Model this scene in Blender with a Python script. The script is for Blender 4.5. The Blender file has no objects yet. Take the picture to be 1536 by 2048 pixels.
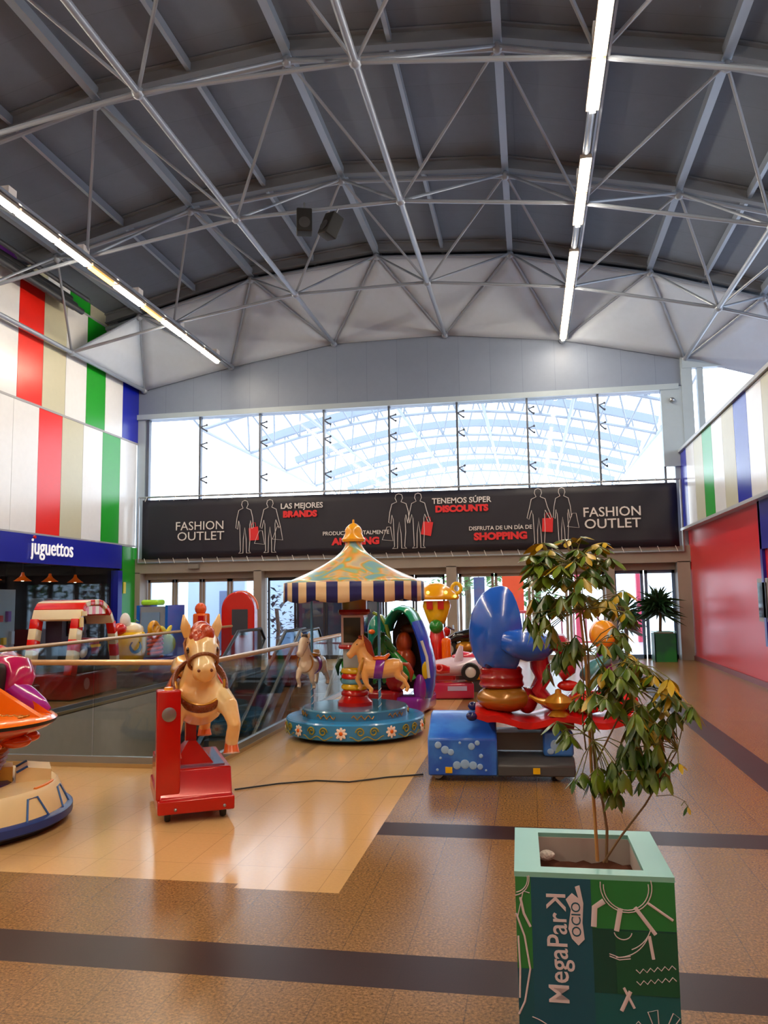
import bpy, bmesh, math, random
from math import sin, cos, pi, radians as R
from mathutils import Vector as V, Matrix
random.seed(7)
SC = bpy.context.scene; COL = SC.collection

# ------------------------------------------------------------------ camera, world, exposure
cam = bpy.data.cameras.new('camera'); camo = bpy.data.objects.new('camera', cam); COL.objects.link(camo)
CM = ((0.983807, 0.033506, 0.176069), (0.178607, -0.101537, -0.978667), (-0.014914, 0.994267, -0.105877))
camo.matrix_world = Matrix.Translation((0, 0, 1.6)) @ Matrix(CM).to_4x4()
cam.sensor_fit = 'VERTICAL'; cam.sensor_height = 36; cam.lens = 1600/2048*36; cam.clip_end = 300
SC.camera = camo
w = bpy.data.worlds.new('world'); SC.world = w; w.use_nodes = True
bg = w.node_tree.nodes['Background']
bg.inputs[0].default_value = (0.82, 0.91, 1.0, 1); bg.inputs[1].default_value = 5.0
SC.view_settings.view_transform = 'Standard'; SC.view_settings.look = 'None'
SC.view_settings.exposure = 0.12; SC.view_settings.gamma = 1
TUBE_L = 122.0

# ------------------------------------------------------------------ materials
def lin(c):
    return tuple(((x/255)/12.92 if x/255 <= .04045 else (((x/255)+.055)/1.055)**2.4) for x in c)
MATS = {}
def P(name, rgb, rough=.5, metal=0, coat=0, noise=0, nscale=8, rgb2=None, bump=0, bscale=20, emit=0):
    if name in MATS: return MATS[name]
    m = bpy.data.materials.new(name); m.use_nodes = True; nt = m.node_tree; b = nt.nodes['Principled BSDF']
    c = lin(rgb)+(1,)
    b.inputs['Base Color'].default_value = c; b.inputs['Roughness'].default_value = rough; b.inputs['Metallic'].default_value = metal
    b.inputs['Coat Weight'].default_value = coat; b.inputs['Coat Roughness'].default_value = .08
    tc = nt.nodes.new('ShaderNodeTexCoord')
    n = nt.nodes.new('ShaderNodeTexNoise'); n.inputs['Scale'].default_value = nscale; n.inputs['Detail'].default_value = 4
    nt.links.new(tc.outputs['Object'], n.inputs['Vector'])
    mx = nt.nodes.new('ShaderNodeMix'); mx.data_type = 'RGBA'
    if rgb2 is not None:
        rp = nt.nodes.new('ShaderNodeValToRGB'); rp.color_ramp.elements[0].position = .42; rp.color_ramp.elements[1].position = .6
        nt.links.new(n.outputs['Fac'], rp.inputs[0]); nt.links.new(rp.outputs[0], mx.inputs[0])
        mx.inputs[6].default_value = c; mx.inputs[7].default_value = lin(rgb2)+(1,)
    else:
        a = noise if noise else .04
        mx.inputs[6].default_value = tuple(x*(1-a) for x in c[:3])+(1,); mx.inputs[7].default_value = tuple(min(1, x*(1+a)) for x in c[:3])+(1,)
        nt.links.new(n.outputs['Fac'], mx.inputs[0])
    nt.links.new(mx.outputs[2], b.inputs['Base Color'])
    if bump:
        n2 = nt.nodes.new('ShaderNodeTexNoise'); n2.inputs['Scale'].default_value = bscale
        nt.links.new(tc.outputs['Object'], n2.inputs['Vector'])
        bp = nt.nodes.new('ShaderNodeBump'); bp.inputs['Strength'].default_value = bump; bp.inputs['Distance'].default_value = .02
        nt.links.new(n2.outputs['Fac'], bp.inputs['Height']); nt.links.new(bp.outputs[0], b.inputs['Normal'])
    if emit:
        b.inputs['Emission Color'].default_value = c; b.inputs['Emission Strength'].default_value = emit
    MATS[name] = m; return m
def glassmat(name, tint=(.9, .96, .98), refl=.12):
    if name in MATS: return MATS[name]
    m = bpy.data.materials.new(name); m.use_nodes = True; nt = m.node_tree; nt.nodes.remove(nt.nodes['Principled BSDF'])
    t = nt.nodes.new('ShaderNodeBsdfTransparent'); t.inputs[0].default_value = tint+(1,)
    g = nt.nodes.new('ShaderNodeBsdfGlossy'); g.inputs['Roughness'].default_value = .03
    fr = nt.nodes.new('ShaderNodeFresnel'); fr.inputs[0].default_value = 1.35
    ad = nt.nodes.new('ShaderNodeMath'); ad.operation = 'MULTIPLY_ADD'; ad.inputs[1].default_value = .06 if 'shop' in name else .25; ad.inputs[2].default_value = refl*.3
    mx = nt.nodes.new('ShaderNodeMixShader')
    nt.links.new(fr.outputs[0], ad.inputs[0]); nt.links.new(ad.outputs[0], mx.inputs[0])
    nt.links.new(t.outputs[0], mx.inputs[1]); nt.links.new(g.outputs[0], mx.inputs[2])
    nt.links.new(mx.outputs[0], nt.nodes['Material Output'].inputs[0])
    MATS[name] = m; return m
def emis(name, rgb, s):
    m = bpy.data.materials.new(name); m.use_nodes = True; b = m.node_tree.nodes['Principled BSDF']
    b.inputs['Base Color'].default_value = rgb+(1,); b.inputs['Emission Color'].default_value = rgb+(1,); b.inputs['Emission Strength'].default_value = s
    MATS[name] = m; return m
def tilemat(name, c1, c2, mortar, tw, th, speck=140, speckamt=.5, rough=.22, msize=.004):
    m = bpy.data.materials.new(name); m.use_nodes = True; nt = m.node_tree; b = nt.nodes['Principled BSDF']
    L = nt.links.new; tc = nt.nodes.new('ShaderNodeTexCoord')
    br = nt.nodes.new('ShaderNodeTexBrick'); br.offset = 0; br.inputs['Scale'].default_value = 1
    br.inputs['Brick Width'].default_value = tw; br.inputs['Row Height'].default_value = th; br.inputs['Mortar Size'].default_value = msize
    br.inputs['Mortar Smooth'].default_value = .3
    br.inputs['Color1'].default_value = lin(c1)+(1,); br.inputs['Color2'].default_value = lin(c2)+(1,); br.inputs['Mortar'].default_value = lin(mortar)+(1,)
    L(tc.outputs['Object'], br.inputs['Vector'])
    n = nt.nodes.new('ShaderNodeTexNoise'); n.inputs['Scale'].default_value = speck; n.inputs['Detail'].default_value = 6; n.inputs['Roughness'].default_value = .75
    L(tc.outputs['Object'], n.inputs['Vector'])
    n3 = nt.nodes.new('ShaderNodeTexNoise'); n3.inputs['Scale'].default_value = 1.3; L(tc.outputs['Object'], n3.inputs['Vector'])
    rp = nt.nodes.new('ShaderNodeValToRGB'); rp.color_ramp.elements[0].position = .36; rp.color_ramp.elements[1].position = .66
    rp.color_ramp.elements[0].color = (1-speckamt,)*3+(1,); rp.color_ramp.elements[1].color = (1.0+speckamt*.45,)*3+(1,)
    L(n.outputs['Fac'], rp.inputs[0])
    mu = nt.nodes.new('ShaderNodeMix'); mu.data_type = 'RGBA'; mu.blend_type = 'MULTIPLY'; mu.inputs[0].default_value = 1
    L(br.outputs['Color'], mu.inputs[6]); L(rp.outputs[0], mu.inputs[7]); L(mu.outputs[2], b.inputs['Base Color'])
    mr = nt.nodes.new('ShaderNodeMapRange'); mr.inputs['To Min'].default_value = rough*.97; mr.inputs['To Max'].default_value = rough*1.03
    L(n3.outputs['Fac'], mr.inputs[0]); L(mr.outputs[0], b.inputs['Roughness'])
    b.inputs['Specular IOR Level'].default_value = .2 if 'dark' in name else .34
    MATS[name] = m; return m

# ------------------------------------------------------------------ mesh helpers
class MB:
    def __init__(s): s.bm = bmesh.new()
    def _f(s, vs, mi=0, sm=False):
        try: f = s.bm.faces.new(vs); f.material_index = mi; f.smooth = sm; return f
        except ValueError: return None
    def box(s, c, d, mi=0, rz=0, top=None, rot=None):
        M = Matrix.Translation(c) @ (rot.to_4x4() if rot else Matrix.Rotation(rz, 4, 'Z'))
        tx, ty = top if top else (1, 1); vs = []
        for z in (-.5, .5):
            k = (tx, ty) if z > 0 else (1, 1)
            for x, y in ((-.5, -.5), (.5, -.5), (.5, .5), (-.5, .5)):
                vs.append(s.bm.verts.new(M @ V((x*d[0]*k[0], y*d[1]*k[1], z*d[2]))))
        for q in ((3, 2, 1, 0), (4, 5, 6, 7), (0, 1, 5, 4), (1, 2, 6, 5), (2, 3, 7, 6), (3, 0, 4, 7)): s._f([vs[i] for i in q], mi)
        return s
    def rbox(s, c, d, r=.02, mi=0, rz=0, rot=None):
        t = bmesh.new(); bmesh.ops.create_cube(t, size=1)
        bmesh.ops.scale(t, vec=d, verts=t.verts); bmesh.ops.bevel(t, geom=t.edges[:], offset=r, segments=3, affect='EDGES', profile=.5)
        M = Matrix.Translation(c) @ (rot.to_4x4() if rot else Matrix.Rotation(rz, 4, 'Z'))
        mp = {v: s.bm.verts.new(M @ v.co) for v in t.verts}
        for f in t.faces: s._f([mp[v] for v in f.verts], mi, True)
        t.free(); return s
    def quad(s, pts, mi=0, sm=False): s._f([s.bm.verts.new(p) for p in pts], mi, sm); return s
    def prism(s, poly, axis, a, b, mi=0, sm=False):
        def mk(p, t):
            return (t, p[0], p[1]) if axis == 'x' else ((p[0], t, p[1]) if axis == 'y' else (p[0], p[1], t))
        A = [s.bm.verts.new(mk(p, a)) for p in poly]; B = [s.bm.verts.new(mk(p, b)) for p in poly]
        s._f(A, mi); s._f(B[::-1], mi); n = len(poly)
        for i in range(n): s._f([A[i], A[(i+1) % n], B[(i+1) % n], B[i]], mi, sm)
        return s
    def loft(s, pts, rad, n=12, mi=0, ref=(0, 1, 0), caps=True, sm=True, closed=False):
        pts = [V(p) for p in pts]; ref = V(ref); rings = []; N = len(pts)
        for i, p in enumerate(pts):
            if closed: t = pts[(i+1) % N]-pts[i-1]
            else: t = pts[min(i+1, N-1)]-pts[max(i-1, 0)]
            if t.length < 1e-9: t = V((0, 0, 1))
            t.normalize(); sd = ref-t*ref.dot(t)
            if sd.length < .15:
                alt = V((1, 0, 0)); sd = alt-t*alt.dot(t)
            sd.normalize(); u = t.cross(sd)
            r = rad[i] if isinstance(rad, (list, tuple)) else rad
            a, b = r if isinstance(r, (list, tuple)) else (r, r)
            rings.append([s.bm.verts.new(p+sd*(a*cos(2*pi*k/n))+u*(b*sin(2*pi*k/n))) for k in range(n)])
        m = N if closed else N-1
        for i in range(m):
            A, B = rings[i], rings[(i+1) % N]
            for k in range(n): s._f([A[k], A[(k+1) % n], B[(k+1) % n], B[k]], mi, sm)
        if caps and not closed: s._f(rings[0][::-1], mi, sm); s._f(rings[-1], mi, sm)
        return s
    def tube(s, a, b, r, mi=0, n=8): return s.loft([a, b], r, n, mi, ref=(.31, .88, .36))
    def path(s, pts, r, mi=0, n=8, closed=False): return s.loft(pts, r, n, mi, ref=(.31, .88, .36), closed=closed)
    def lathe(s, prof, c=(0, 0, 0), n=32, mi=0, sm=True, sx=1, sy=1, arc=None, mif=None, caps=True):
        c = V(c); rings = []
        full = arc is None; a0, a1 = arc or (0, 2*pi); cnt = n if full else n+1
        for r, z in prof: rings.append([s.bm.verts.new(c+V((r*sx*cos(a0+(a1-a0)*k/n), r*sy*sin(a0+(a1-a0)*k/n), z))) for k in range(cnt)])
        for i in range(len(rings)-1):
            A, B = rings[i], rings[i+1]
            for k in range(n):
                k2 = (k+1) % cnt; s._f([A[k], A[k2], B[k2], B[k]], mif(i, k) if mif else mi, sm)
        if full and caps:
            if prof[0][0] > 1e-4: s._f(rings[0][::-1], mif(0, 0) if mif else mi)
            if prof[-1][0] > 1e-4: s._f(rings[-1], mif(len(prof)-2, 0) if mif else mi)
        return s
    def ball(s, c, r, mi=0, n=16, rot=None):
        r = V(r) if isinstance(r, (list, tuple)) else V((r, r, r)); M = Matrix.Translation(c) @ (rot.to_4x4() if rot else Matrix())
        rings = []; m = max(6, n//2)
        top = s.bm.verts.new(M @ V((0, 0, r.z))); bot = s.bm.verts.new(M @ V((0, 0, -r.z)))
        for i in range(1, m):
            a = pi*i/m; rings.append([s.bm.verts.new(M @ V((r.x*sin(a)*cos(2*pi*k/n), r.y*sin(a)*sin(2*pi*k/n), r.z*cos(a)))) for k in range(n)])
        for k in range(n):
            s._f([top, rings[0][k], rings[0][(k+1) % n]], mi, True); s._f([bot, rings[-1][(k+1) % n], rings[-1][k]], mi, True)
            for i in range(m-2): s._f([rings[i][k], rings[i+1][k], rings[i+1][(k+1) % n], rings[i][(k+1) % n]], mi, True)
        return s
    def text(s, body, size, M, mi=0, depth=.006, bold=0, align='CENTER', sx=1, spacing=1):
        cu = bpy.data.curves.new('t', 'FONT'); cu.body = body; cu.size = size; cu.extrude = depth/2; cu.offset = bold; cu.align_x = align; cu.align_y = 'CENTER'
        cu.resolution_u = 3; cu.space_character = spacing; cu.space_line = .85
        o = bpy.data.objects.new('t', cu); COL.objects.link(o); bpy.context.view_layer.update()
        me = bpy.data.meshes.new_from_object(o.evaluated_get(bpy.context.evaluated_depsgraph_get()))
        MM = M @ Matrix.Diagonal((sx, 1, 1, 1)); vs = [s.bm.verts.new(MM @ v.co) for v in me.vertices]
        for p in me.polygons: s._f([vs[i] for i in p.vertices], mi)
        bpy.data.objects.remove(o); bpy.data.curves.remove(cu); bpy.data.meshes.remove(me); return s
    def build(s, name, mats, parent=None, sharp=40, fix=True, **kw):
        if fix: bmesh.ops.recalc_face_normals(s.bm, faces=s.bm.faces)
        me = bpy.data.meshes.new(name); s.bm.to_mesh(me); s.bm.free()
        for m in (mats if isinstance(mats, (list, tuple)) else [mats]): me.materials.append(m)
        me.set_sharp_from_angle(angle=R(sharp))
        o = bpy.data.objects.new(name, me); COL.objects.link(o)
        if parent: o.parent = parent
        for k, v in kw.items(): o[k] = v
        return o
    def organic(s, name, mats, parent=None, voxel=.012, smooth=6, **kw):
        bmesh.ops.recalc_face_normals(s.bm, faces=s.bm.faces)
        me = bpy.data.meshes.new('tmp'); s.bm.to_mesh(me); s.bm.free()
        o = bpy.data.objects.new('tmp', me); COL.objects.link(o)
        md = o.modifiers.new('r', 'REMESH'); md.mode = 'VOXEL'; md.voxel_size = voxel; md.use_smooth_shade = True
        ms = o.modifiers.new('s', 'SMOOTH'); ms.iterations = smooth; ms.factor = .6
        bpy.context.view_layer.update()
        m2 = bpy.data.meshes.new_from_object(o.evaluated_get(bpy.context.evaluated_depsgraph_get())); m2.name = name
        bpy.data.objects.remove(o); m2.materials.clear()
        for m in (mats if isinstance(mats, (list, tuple)) else [mats]): m2.materials.append(m)
        for p in m2.polygons: p.use_smooth = True; p.material_index = 0
        o = bpy.data.objects.new(name, m2); COL.objects.link(o)
        if parent: o.parent = parent
        for k, v in kw.items(): o[k] = v
        return o
def thing(name, label, cat, loc=(0, 0, 0), rz=0, group=None):
    o = bpy.data.objects.new(name, None); COL.objects.link(o); o.location = loc; o.rotation_euler = (0, 0, rz); o.empty_display_size = .1
    o['label'] = label; o['category'] = cat
    if group: o['group'] = group
    return o
def tag(o, label, cat, group=None):
    o['label'] = label; o['category'] = cat
    if group: o['group'] = group
    return o
S = dict(kind='structure')
def lerp(a, b, t): return a+(b-a)*t

# palette
white = P('white_paint', (225, 222, 220), .35); steel = P('steel', (150, 155, 162), .3, .8)
frameg = P('frame_grey', (150, 142, 135), .45); black = P('black_rubber', (18, 18, 20), .5)
red = P('red_gloss', (205, 22, 14), .18, 0, .6); dred = P('dark_red', (150, 14, 18), .25, 0, .4)
yellow = P('yellow_gloss', (240, 190, 20), .2, 0, .5); blue = P('blue_gloss', (25, 70, 190), .2, 0, .5)
green = P('green_gloss', (30, 130, 40), .25, 0, .5); orange = P('orange_gloss', (240, 105, 10), .2, 0, .6)
cream = P('cream_gloss', (235, 205, 150), .22, 0, .5); navy = P('navy_gloss', (20, 25, 90), .25, 0, .4)
purple = P('purple_gloss', (130, 35, 150), .2, 0, .5); teal = P('teal_gloss', (20, 135, 115), .2, 0, .5)
gold = P('gold_paint', (190, 130, 30), .28, .35, .5); brown = P('brown_paint', (110, 50, 18), .3, 0, .4)
pink = P('pink_gloss', (225, 120, 150), .25, 0, .5); screen = P('dark_screen', (22, 24, 30), .08)

# ------------------------------------------------------------------ floor
VX0, VX1, VY0, VY1 = -6.65, -3.1, 7.42, 17.6
brownT = tilemat('brown_granite', (150, 110, 62), (144, 105, 58), (112, 84, 48), .3, .6, 75, .75, .25, .0025)
creamT = tilemat('cream_tile', (206, 164, 112), (203, 161, 109), (172, 134, 92), .3, .6, 40, .06, .16, .0025)
darkT = tilemat('dark_granite', (52, 30, 26), (50, 29, 26), (44, 27, 24), .3, .3, 160, .3, .36, .002)
f = MB()
def fq(x0, x1, y0, y1, mi, z=0): f.quad([(x0, y0, z), (x1, y0, z), (x1, y1, z), (x0, y1, z)], mi)
XL, XR, YB, YE = -14, 9, -8, 21.3
fq(XL, XR, YB, 3.42, 0); fq(XL, XR, 3.42, 3.74, 2); fq(XL, -1.68, 3.74, 4.5, 0); fq(-1.68, -1.08, 3.74, 4.43, 0); fq(-1.08, XR, 3.74, 5.52, 0)
fq(-1.08, XR, 5.52, 5.83, 2); fq(-1.08, 1.82, 5.83, YE, 0); fq(1.82, 2.13, 5.83, YE, 2); fq(2.13, XR, 5.83, YE, 0)
fq(XL, -1.68, 4.5, VY0, 1); fq(-1.68, -1.08, 4.43, VY0, 1); fq(XL, VX0, VY0, VY1, 1); fq(VX1, -1.08, VY0, VY1, 1); fq(XL, -1.08, VY1, YE, 1)
f.build('floor', [brownT, creamT, darkT], **S)
concr = P('slab_grey', (160, 155, 148), .6, noise=.1)
m = MB()
D = -4.6
m.box(((VX0+VX1)/2-3, VY0-.01-.15, D/2-.01), (9.5, .3, -D-.02)).box((VX0-.15, (VY0+VY1)/2, D/2-.01), (.3, VY1-VY0, -D-.02))
m.box((VX1+.15, (VY0+VY1)/2, D/2-.01), (.3, VY1-VY0, -D-.02)).box(((VX0+VX1)/2, VY1+.16, D/2-.01), (VX1-VX0+.6, .3, -D-.02))
m.build('wall_stairwell', concr, **S)
m = MB(); m.box(((VX0+VX1)/2, (VY0+VY1)/2, D-.1), (VX1-VX0+1, VY1-VY0+1, .2)); m.build('floor_lower', P('lower_floor', (120, 95, 60), .3), **S)
# metal trim round the opening
m = MB(); m.box(((VX0+VX1)/2, VY0-.03, .02), (VX1-VX0+.14, .08, .04)).box((VX1+.03, (VY0+VY1)/2, .02), (.08, VY1-VY0, .04)).box((VX0-.03, (VY0+VY1)/2, .02), (.08, VY1-VY0, .04))
m.build('trim_1', P('brass_trim', (190, 165, 120), .3, .7), **S)
# outer floor behind the doors
m = MB(); m.box((-3, 41, -.06), (70, 39.4, .1)); m.build('floor_outer', P('outer_paving', (190, 190, 195), .25, noise=.1, nscale=2), **S)

# ------------------------------------------------------------------ left wall
PW = [P('panel_white', (220, 222, 226), .22), P('panel_red', (222, 30, 18), .28), P('panel_beige', (186, 184, 160), .35),
      P('panel_green', (24, 150, 34), .28), P('panel_blue', (16, 30, 165), .25), P('seam_grey', (150, 150, 155), .4), P('panel_purple', (80, 30, 110), .3)]
LXW = -10.65
def panelwall(name, x, rows, t, seam):
    m = MB()
    for z0, z1, ys in rows:
        for y0, y1, c in ys:
            m.box((x, (y0+y1)/2, (z0+z1)/2), (t, y1-y0-.012, z1-z0-.02), c)
        ya, yb = ys[-1][0], ys[0][1]
        m.box((x-seam*.03, (ya+yb)/2, (z0+z1)/2), (t*.9, yb-ya, z1-z0), 5)
        m.box((x+seam*.01, (ya+yb)/2, z0), (t, yb-ya, .05), 5)
    return m.build(name, PW, **S)
def seq(y, w, cols): 
    out = []
    for c in cols: out.append((y-w, y, c)); y -= w
    return out
r1 = seq(20.42, .905, [0, 3, 0, 2, 1, 0, 0, 3, 0, 4, 0, 1, 0, 2, 0, 3, 0, 1, 0, 2, 0, 4, 0, 1, 0, 3, 0, 0, 2, 0, 1])
r2 = seq(20.5, .905, [4, 0, 3, 0, 2, 1, 0, 0, 3, 0, 4, 0, 2, 0, 1, 0, 3, 0, 1, 0, 2, 0, 4, 0, 1, 0, 3, 0, 0, 2, 0])
r3 = seq(20.6, .905, [0, 0, 2, 3, 0, 2, 6, 0, 3, 0, 4, 0, 2, 0, 1, 0, 3, 0, 1, 0, 2, 0, 4, 0, 1, 0, 3, 0, 0, 2, 0])
panelwall('wall_left', LXW-.08, [(3.09, 5.95, r1), (5.95, 8.72, r2), (8.72, 9.6, r3)], .16, 1)
m = MB()   # shop front frame and sign band
m.box((LXW-.04, 6, 2.76), (.2, 27.2, .62), 0).box((LXW-.02, 19.5, 1.2), (.2, .22, 2.4), 0)
m.build('trim_2', P('shop_blue', (20, 28, 150), .3), **S)
m = MB(); m.box((LXW-.05, 20.07, 1.52), (.2, .84, 3.05)); m.build('trim_3', P('pillar_green', (20, 140, 30), .3), **S)
o = MB().box((LXW+.07, 19.75, 1.95), (.02, .12, .3)).build('notice', P('notice_yellow', (215, 205, 70), .5))
tag(o, 'small yellow notice fixed on the green pillar beside the toy shop', 'notice')
sg = MB(); Mt = Matrix.Translation((LXW+.1, 16.42, 2.8)) @ Matrix(((0, 0, 1), (1, 0, 0), (0, 1, 0))).to_4x4()
sg.text('juguettos', .52, Mt, 0, .02, .002, sx=.84)
so = sg.build('shop_sign', P('sign_white', (240, 240, 245), .4, emit=.35)); tag(so, 'white raised letters reading juguettos on the blue shop fascia', 'sign')
MB().lathe([(.0, -.02), (.035, -.02), (.035, .02), (0, .02)], (0, 0, 0), 12).build('letter_dot', red, so).matrix_world = Matrix.Translation((LXW+.14, 15.66, 3.01)) @ Matrix.Rotation(pi/2, 4, 'Y')
# shop interior
m = MB(); m.box((-14.1, 8, 1.4), (.2, 24, 2.9)).box((-12.4, 19.7, 1.4), (3.5, .2, 2.9)).box((-12.4, 8, 2.95), (3.5, 24, .2)).box((-12.4, -4, 1.4), (3.5, .2, 2.9))
m.build('wall_shop', P('shop_dark', (38, 36, 42), .7), **S)
m = MB(); m.box((LXW-.06, 9.4, 1.23), (.03, 20, 2.42)); m.build('window_9', glassmat('shop_glass', (.8, .85, .9), .02), **S)
for i, y in enumerate((15.8, 16.87, 17.95, 19.07)):
    t = thing('pendant_lamp', ['orange pendant lamp in toy shop, the one at the very left edge', 'orange pendant lamp in toy shop, second from the left edge', 'orange pendant lamp in toy shop, third from the left edge', 'orange pendant lamp in toy shop nearest the green pillar'][i], 'lamp', (-11.6, y, 2.1), group='pendant lamps in the toy shop')
    MB().lathe([(.03, .2), (.04, .14), (.1, .06), (.2, 0), (.19, 0), (.03, .13)], n=24).build('lamp_shade', P('lamp_orange', (230, 90, 10), .3, emit=.25), t)
    MB().tube((0, 0, .2), (0, 0, .75), .006).build('cord', black, t)
    MB().ball((0, 0, .04), .05).build('bulb', emis('bulb%d' % i, (1, .7, .35), 12), t)
for k, y in enumerate((12.0, 16.0)):  # glowing strips added under the shop ceiling to brighten the interior
    o = MB().box((-12.4, y, 2.8), (.2, 1.6, .05)).build('shop_fill_strip', emis('shop_fill_glow%d' % k, (.8, .9, 1), 9)); tag(o, ['added white fill strip inside toy shop, nearer the camera', 'added white fill strip inside toy shop, nearer the green pillar'][k], 'lamp')
cols = [(180, 200, 210), (200, 120, 160), (220, 220, 230), (90, 150, 160), (200, 60, 40), (230, 190, 60), (120, 80, 160)]
for i, (y, h, lab) in enumerate(((13.3, 1.2, 'pale shop counter at far left with a dark lettered board'), (14.9, 1.0, 'low pale grey display unit stacked with boxed toys'), (16.2, 1.9, 'tall pale display tower carrying coloured toy boxes'), (18.2, 1.7, 'narrow pale shelf rack standing near the blue shop post'))):
    t = thing('display_unit', lab, 'shelf', (-11.9, y, 0))
    m = MB(); m.box((0, 0, h/2), (.5, 1.0 if i < 3 else .5, h)); m.build('carcass', P('unit%d' % i, (150, 165, 170) if i < 3 else (120, 125, 135), .5), t)
    for k in range(6):
        m = MB(); hh = random.uniform(.12, .3); m.rbox((.29, -.35+.14*k if i < 3 else -.18+.07*k, h*.35+hh/2 if k % 2 else h*.62+hh/2), (.08, .11 if i < 3 else .06, hh), .006)
        m.build('toy_box', P('toy%d' % ((k+i) % 7), cols[(k+i) % 7], .4), t)
# ------------------------------------------------------------------ right wall
m = MB(); m.box((3.95, 6.4, 1.56), (.2, 28.4, 3.12)); 
m.build('wall_right', P('wall_red', (205, 38, 44), .3, noise=.05, nscale=1), **S)
MB().box((3.83, 6.4, .05), (.05, 28.2, .1)).build('baseboard_right', P('base_dark', (120, 40, 40), .4), **S)
MB().box((3.83, 11.1, 2.7), (.06, 6.3, .8)).box((3.83, 14.2, 1.9), (.06, .12, 2.4)).build('trim_4', P('shop_blue2', (24, 24, 140), .3), **S)
t = thing('poster_frame', 'small grey framed notice board on the red wall at photo edge', 'frame', (3.84, 14.3, 1.46))
MB().box((0, 0, 0), (.05, .62, .72)).build('frame', frameg, t); MB().box((-.03, 0, 0), (.02, .48, .58)).build('panel', screen, t)
rr = seq(20.62, .9, [4, 0, 2, 3, 0, 2, 4, 0, 2, 0, 1, 0, 3, 0, 2, 4, 0, 3, 0, 2, 0, 1, 0, 4, 0, 2, 0, 3, 0, 1, 0])
panelwall('wall_right_upper', 3.86, [(3.16, 5.02, [(a, b, c) for a, b, c in rr])], .22, -1)
MB().box((3.88, 6.6, 5.06), (.36, 28.2, .07)).box((3.82, 6.6, 3.13), (.3, 28.2, .06)).build('trim_5', P('cap_grey', (165, 170, 178), .35), **S)
MB().box((8.9, 6.5, 2.5), (.2, 29, 5)).build('wall_outer_right', white, **S)
MB().box((-3, -8.1, 5), (26, .2, 10)).build('wall_rear', P('rear_cream', (215, 190, 160), .6), **S)

# ------------------------------------------------------------------ roof geometry
LX = [-10.46, -7.9, -4.98, -1.98, 1.03, 3.99, 6.7]; LZ = [7.46, 7.97, 8.42, 8.44, 8.08, 7.38, 6.5]
UX = [-12.3, -9.72, -6.7, -3.46, -.2, 2.98, 5.4, 8.9]; UZ = [8.3, 8.95, 9.69, 9.99, 9.74, 9.0, 8.2, 7.0]
YW = 20.5; LY = [YW-3.7*k for k in range(5)]; UY = [YW-1.85-3.7*k for k in range(4)]
deck = tilemat('roof_deck', (106, 116, 132), (103, 113, 129), (94, 104, 120), 40, .9, 3, .05, .75, .006)
m = MB()
for i in range(len(UX)-1):
    m.quad([(UX[i], YB, UZ[i]+.34), (UX[i+1], YB, UZ[i+1]+.34), (UX[i+1], YE-.2, UZ[i+1]+.34), (UX[i], YE-.2, UZ[i]+.34)])
    m.quad([(UX[i], YB, UZ[i]+.5), (UX[i+1], YB, UZ[i+1]+.5), (UX[i+1], YE-.2, UZ[i+1]+.5), (UX[i], YE-.2, UZ[i]+.5)])
m.build('ceiling', deck, fix=False, **S)
purl = P('purlin_grey', (140, 152, 170), .4, .2); tubem = P('tube_grey', (140, 150, 166), .35, .25)
rf = thing('roof_frame', 'grey steel space frame of tubes under the dark vaulted roof', 'roof frame', (0, 0, 0))
for i in range(1, len(UX)):
    m = MB(); L = 27.6; m.box((UX[i]-.04, YB+L/2+.2, UZ[i]+.15), (.035, L, .18)).box((UX[i]+.04, YB+L/2+.2, UZ[i]+.15), (.035, L, .18)); m.box((UX[i], YB+L/2+.2, UZ[i]+.07), (.13, L, .03)); m.build('purlin', purl, rf)
    if i < len(UX):
        x = (UX[i]+UX[i-1])/2; z = (UZ[i]+UZ[i-1])/2
        m = MB(); m.box((x, YB+L/2+.2, z+.23), (.07, L, .16)); m.build('purlin', purl, rf)
archm = P('arch_beam', (112, 116, 124), .5, .1)
for y in UY+[UY[-1]-3.7]:
    m = MB()
    for i in range(len(UX)-1):
        a, b = V((UX[i], y, UZ[i])), V((UX[i+1], y, UZ[i+1])); d = b-a; ang = -math.atan2(d.z, d.x)
        rot = Matrix.Rotation(ang, 3, 'Y')
        m.box((a+b)/2+V((0, 0, .2)), (d.length, .05, .22), 0, rot=rot).box((a+b)/2+V((0, 0, .31)), (d.length, .2, .03), 0, rot=rot).box((a+b)/2+V((0, 0, .1)), (d.length, .14, .03), 0, rot=rot)
    m.build('arch_beam', archm, rf)
    m = MB(); m.path([(UX[i], y, UZ[i]-.05) for i in range(len(UX))], .045); m.build('arch_tube', tubem, rf)
for k, y in enumerate(LY[1:]+[2.0]):
    m = MB(); m.path([(LX[i], y, LZ[i]) for i in range(len(LX))], .035); m.build('cross_tube', tubem, rf)
for i in range(len(LX)):
    m = MB(); m.tube((LX[i], -7, LZ[i]), (LX[i], YW-.05, LZ[i]), .052, n=12); m.build('lower_chord', tubem, rf)
def br(a, b, r=.027):
    m = MB(); m.tube(a, b, r); m.build('brace', tubem, rf)
for y in UY:
    for j in range(1, len(UX)-1):
        u = (UX[j], y, UZ[j])
        for jl in (j-1, j):
            if jl < len(LX):
                for dy in (1.85, -1.85):
                    br(u, (LX[jl], min(y+dy, YW-.08), LZ[jl]))
for y in LY:
    m = MB()
    for i in range(len(LX)): m.ball((LX[i], y-(.06 if y == YW else 0), LZ[i]), .09, n=12)
    m.build('node_joints', tubem, rf)
m = MB()
for y in UY:
    for i in range(1, len(UX)-1): m.ball((UX[i], y, UZ[i]-.04), .09, n=12)
m.build('node_joints', tubem, rf)
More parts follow.
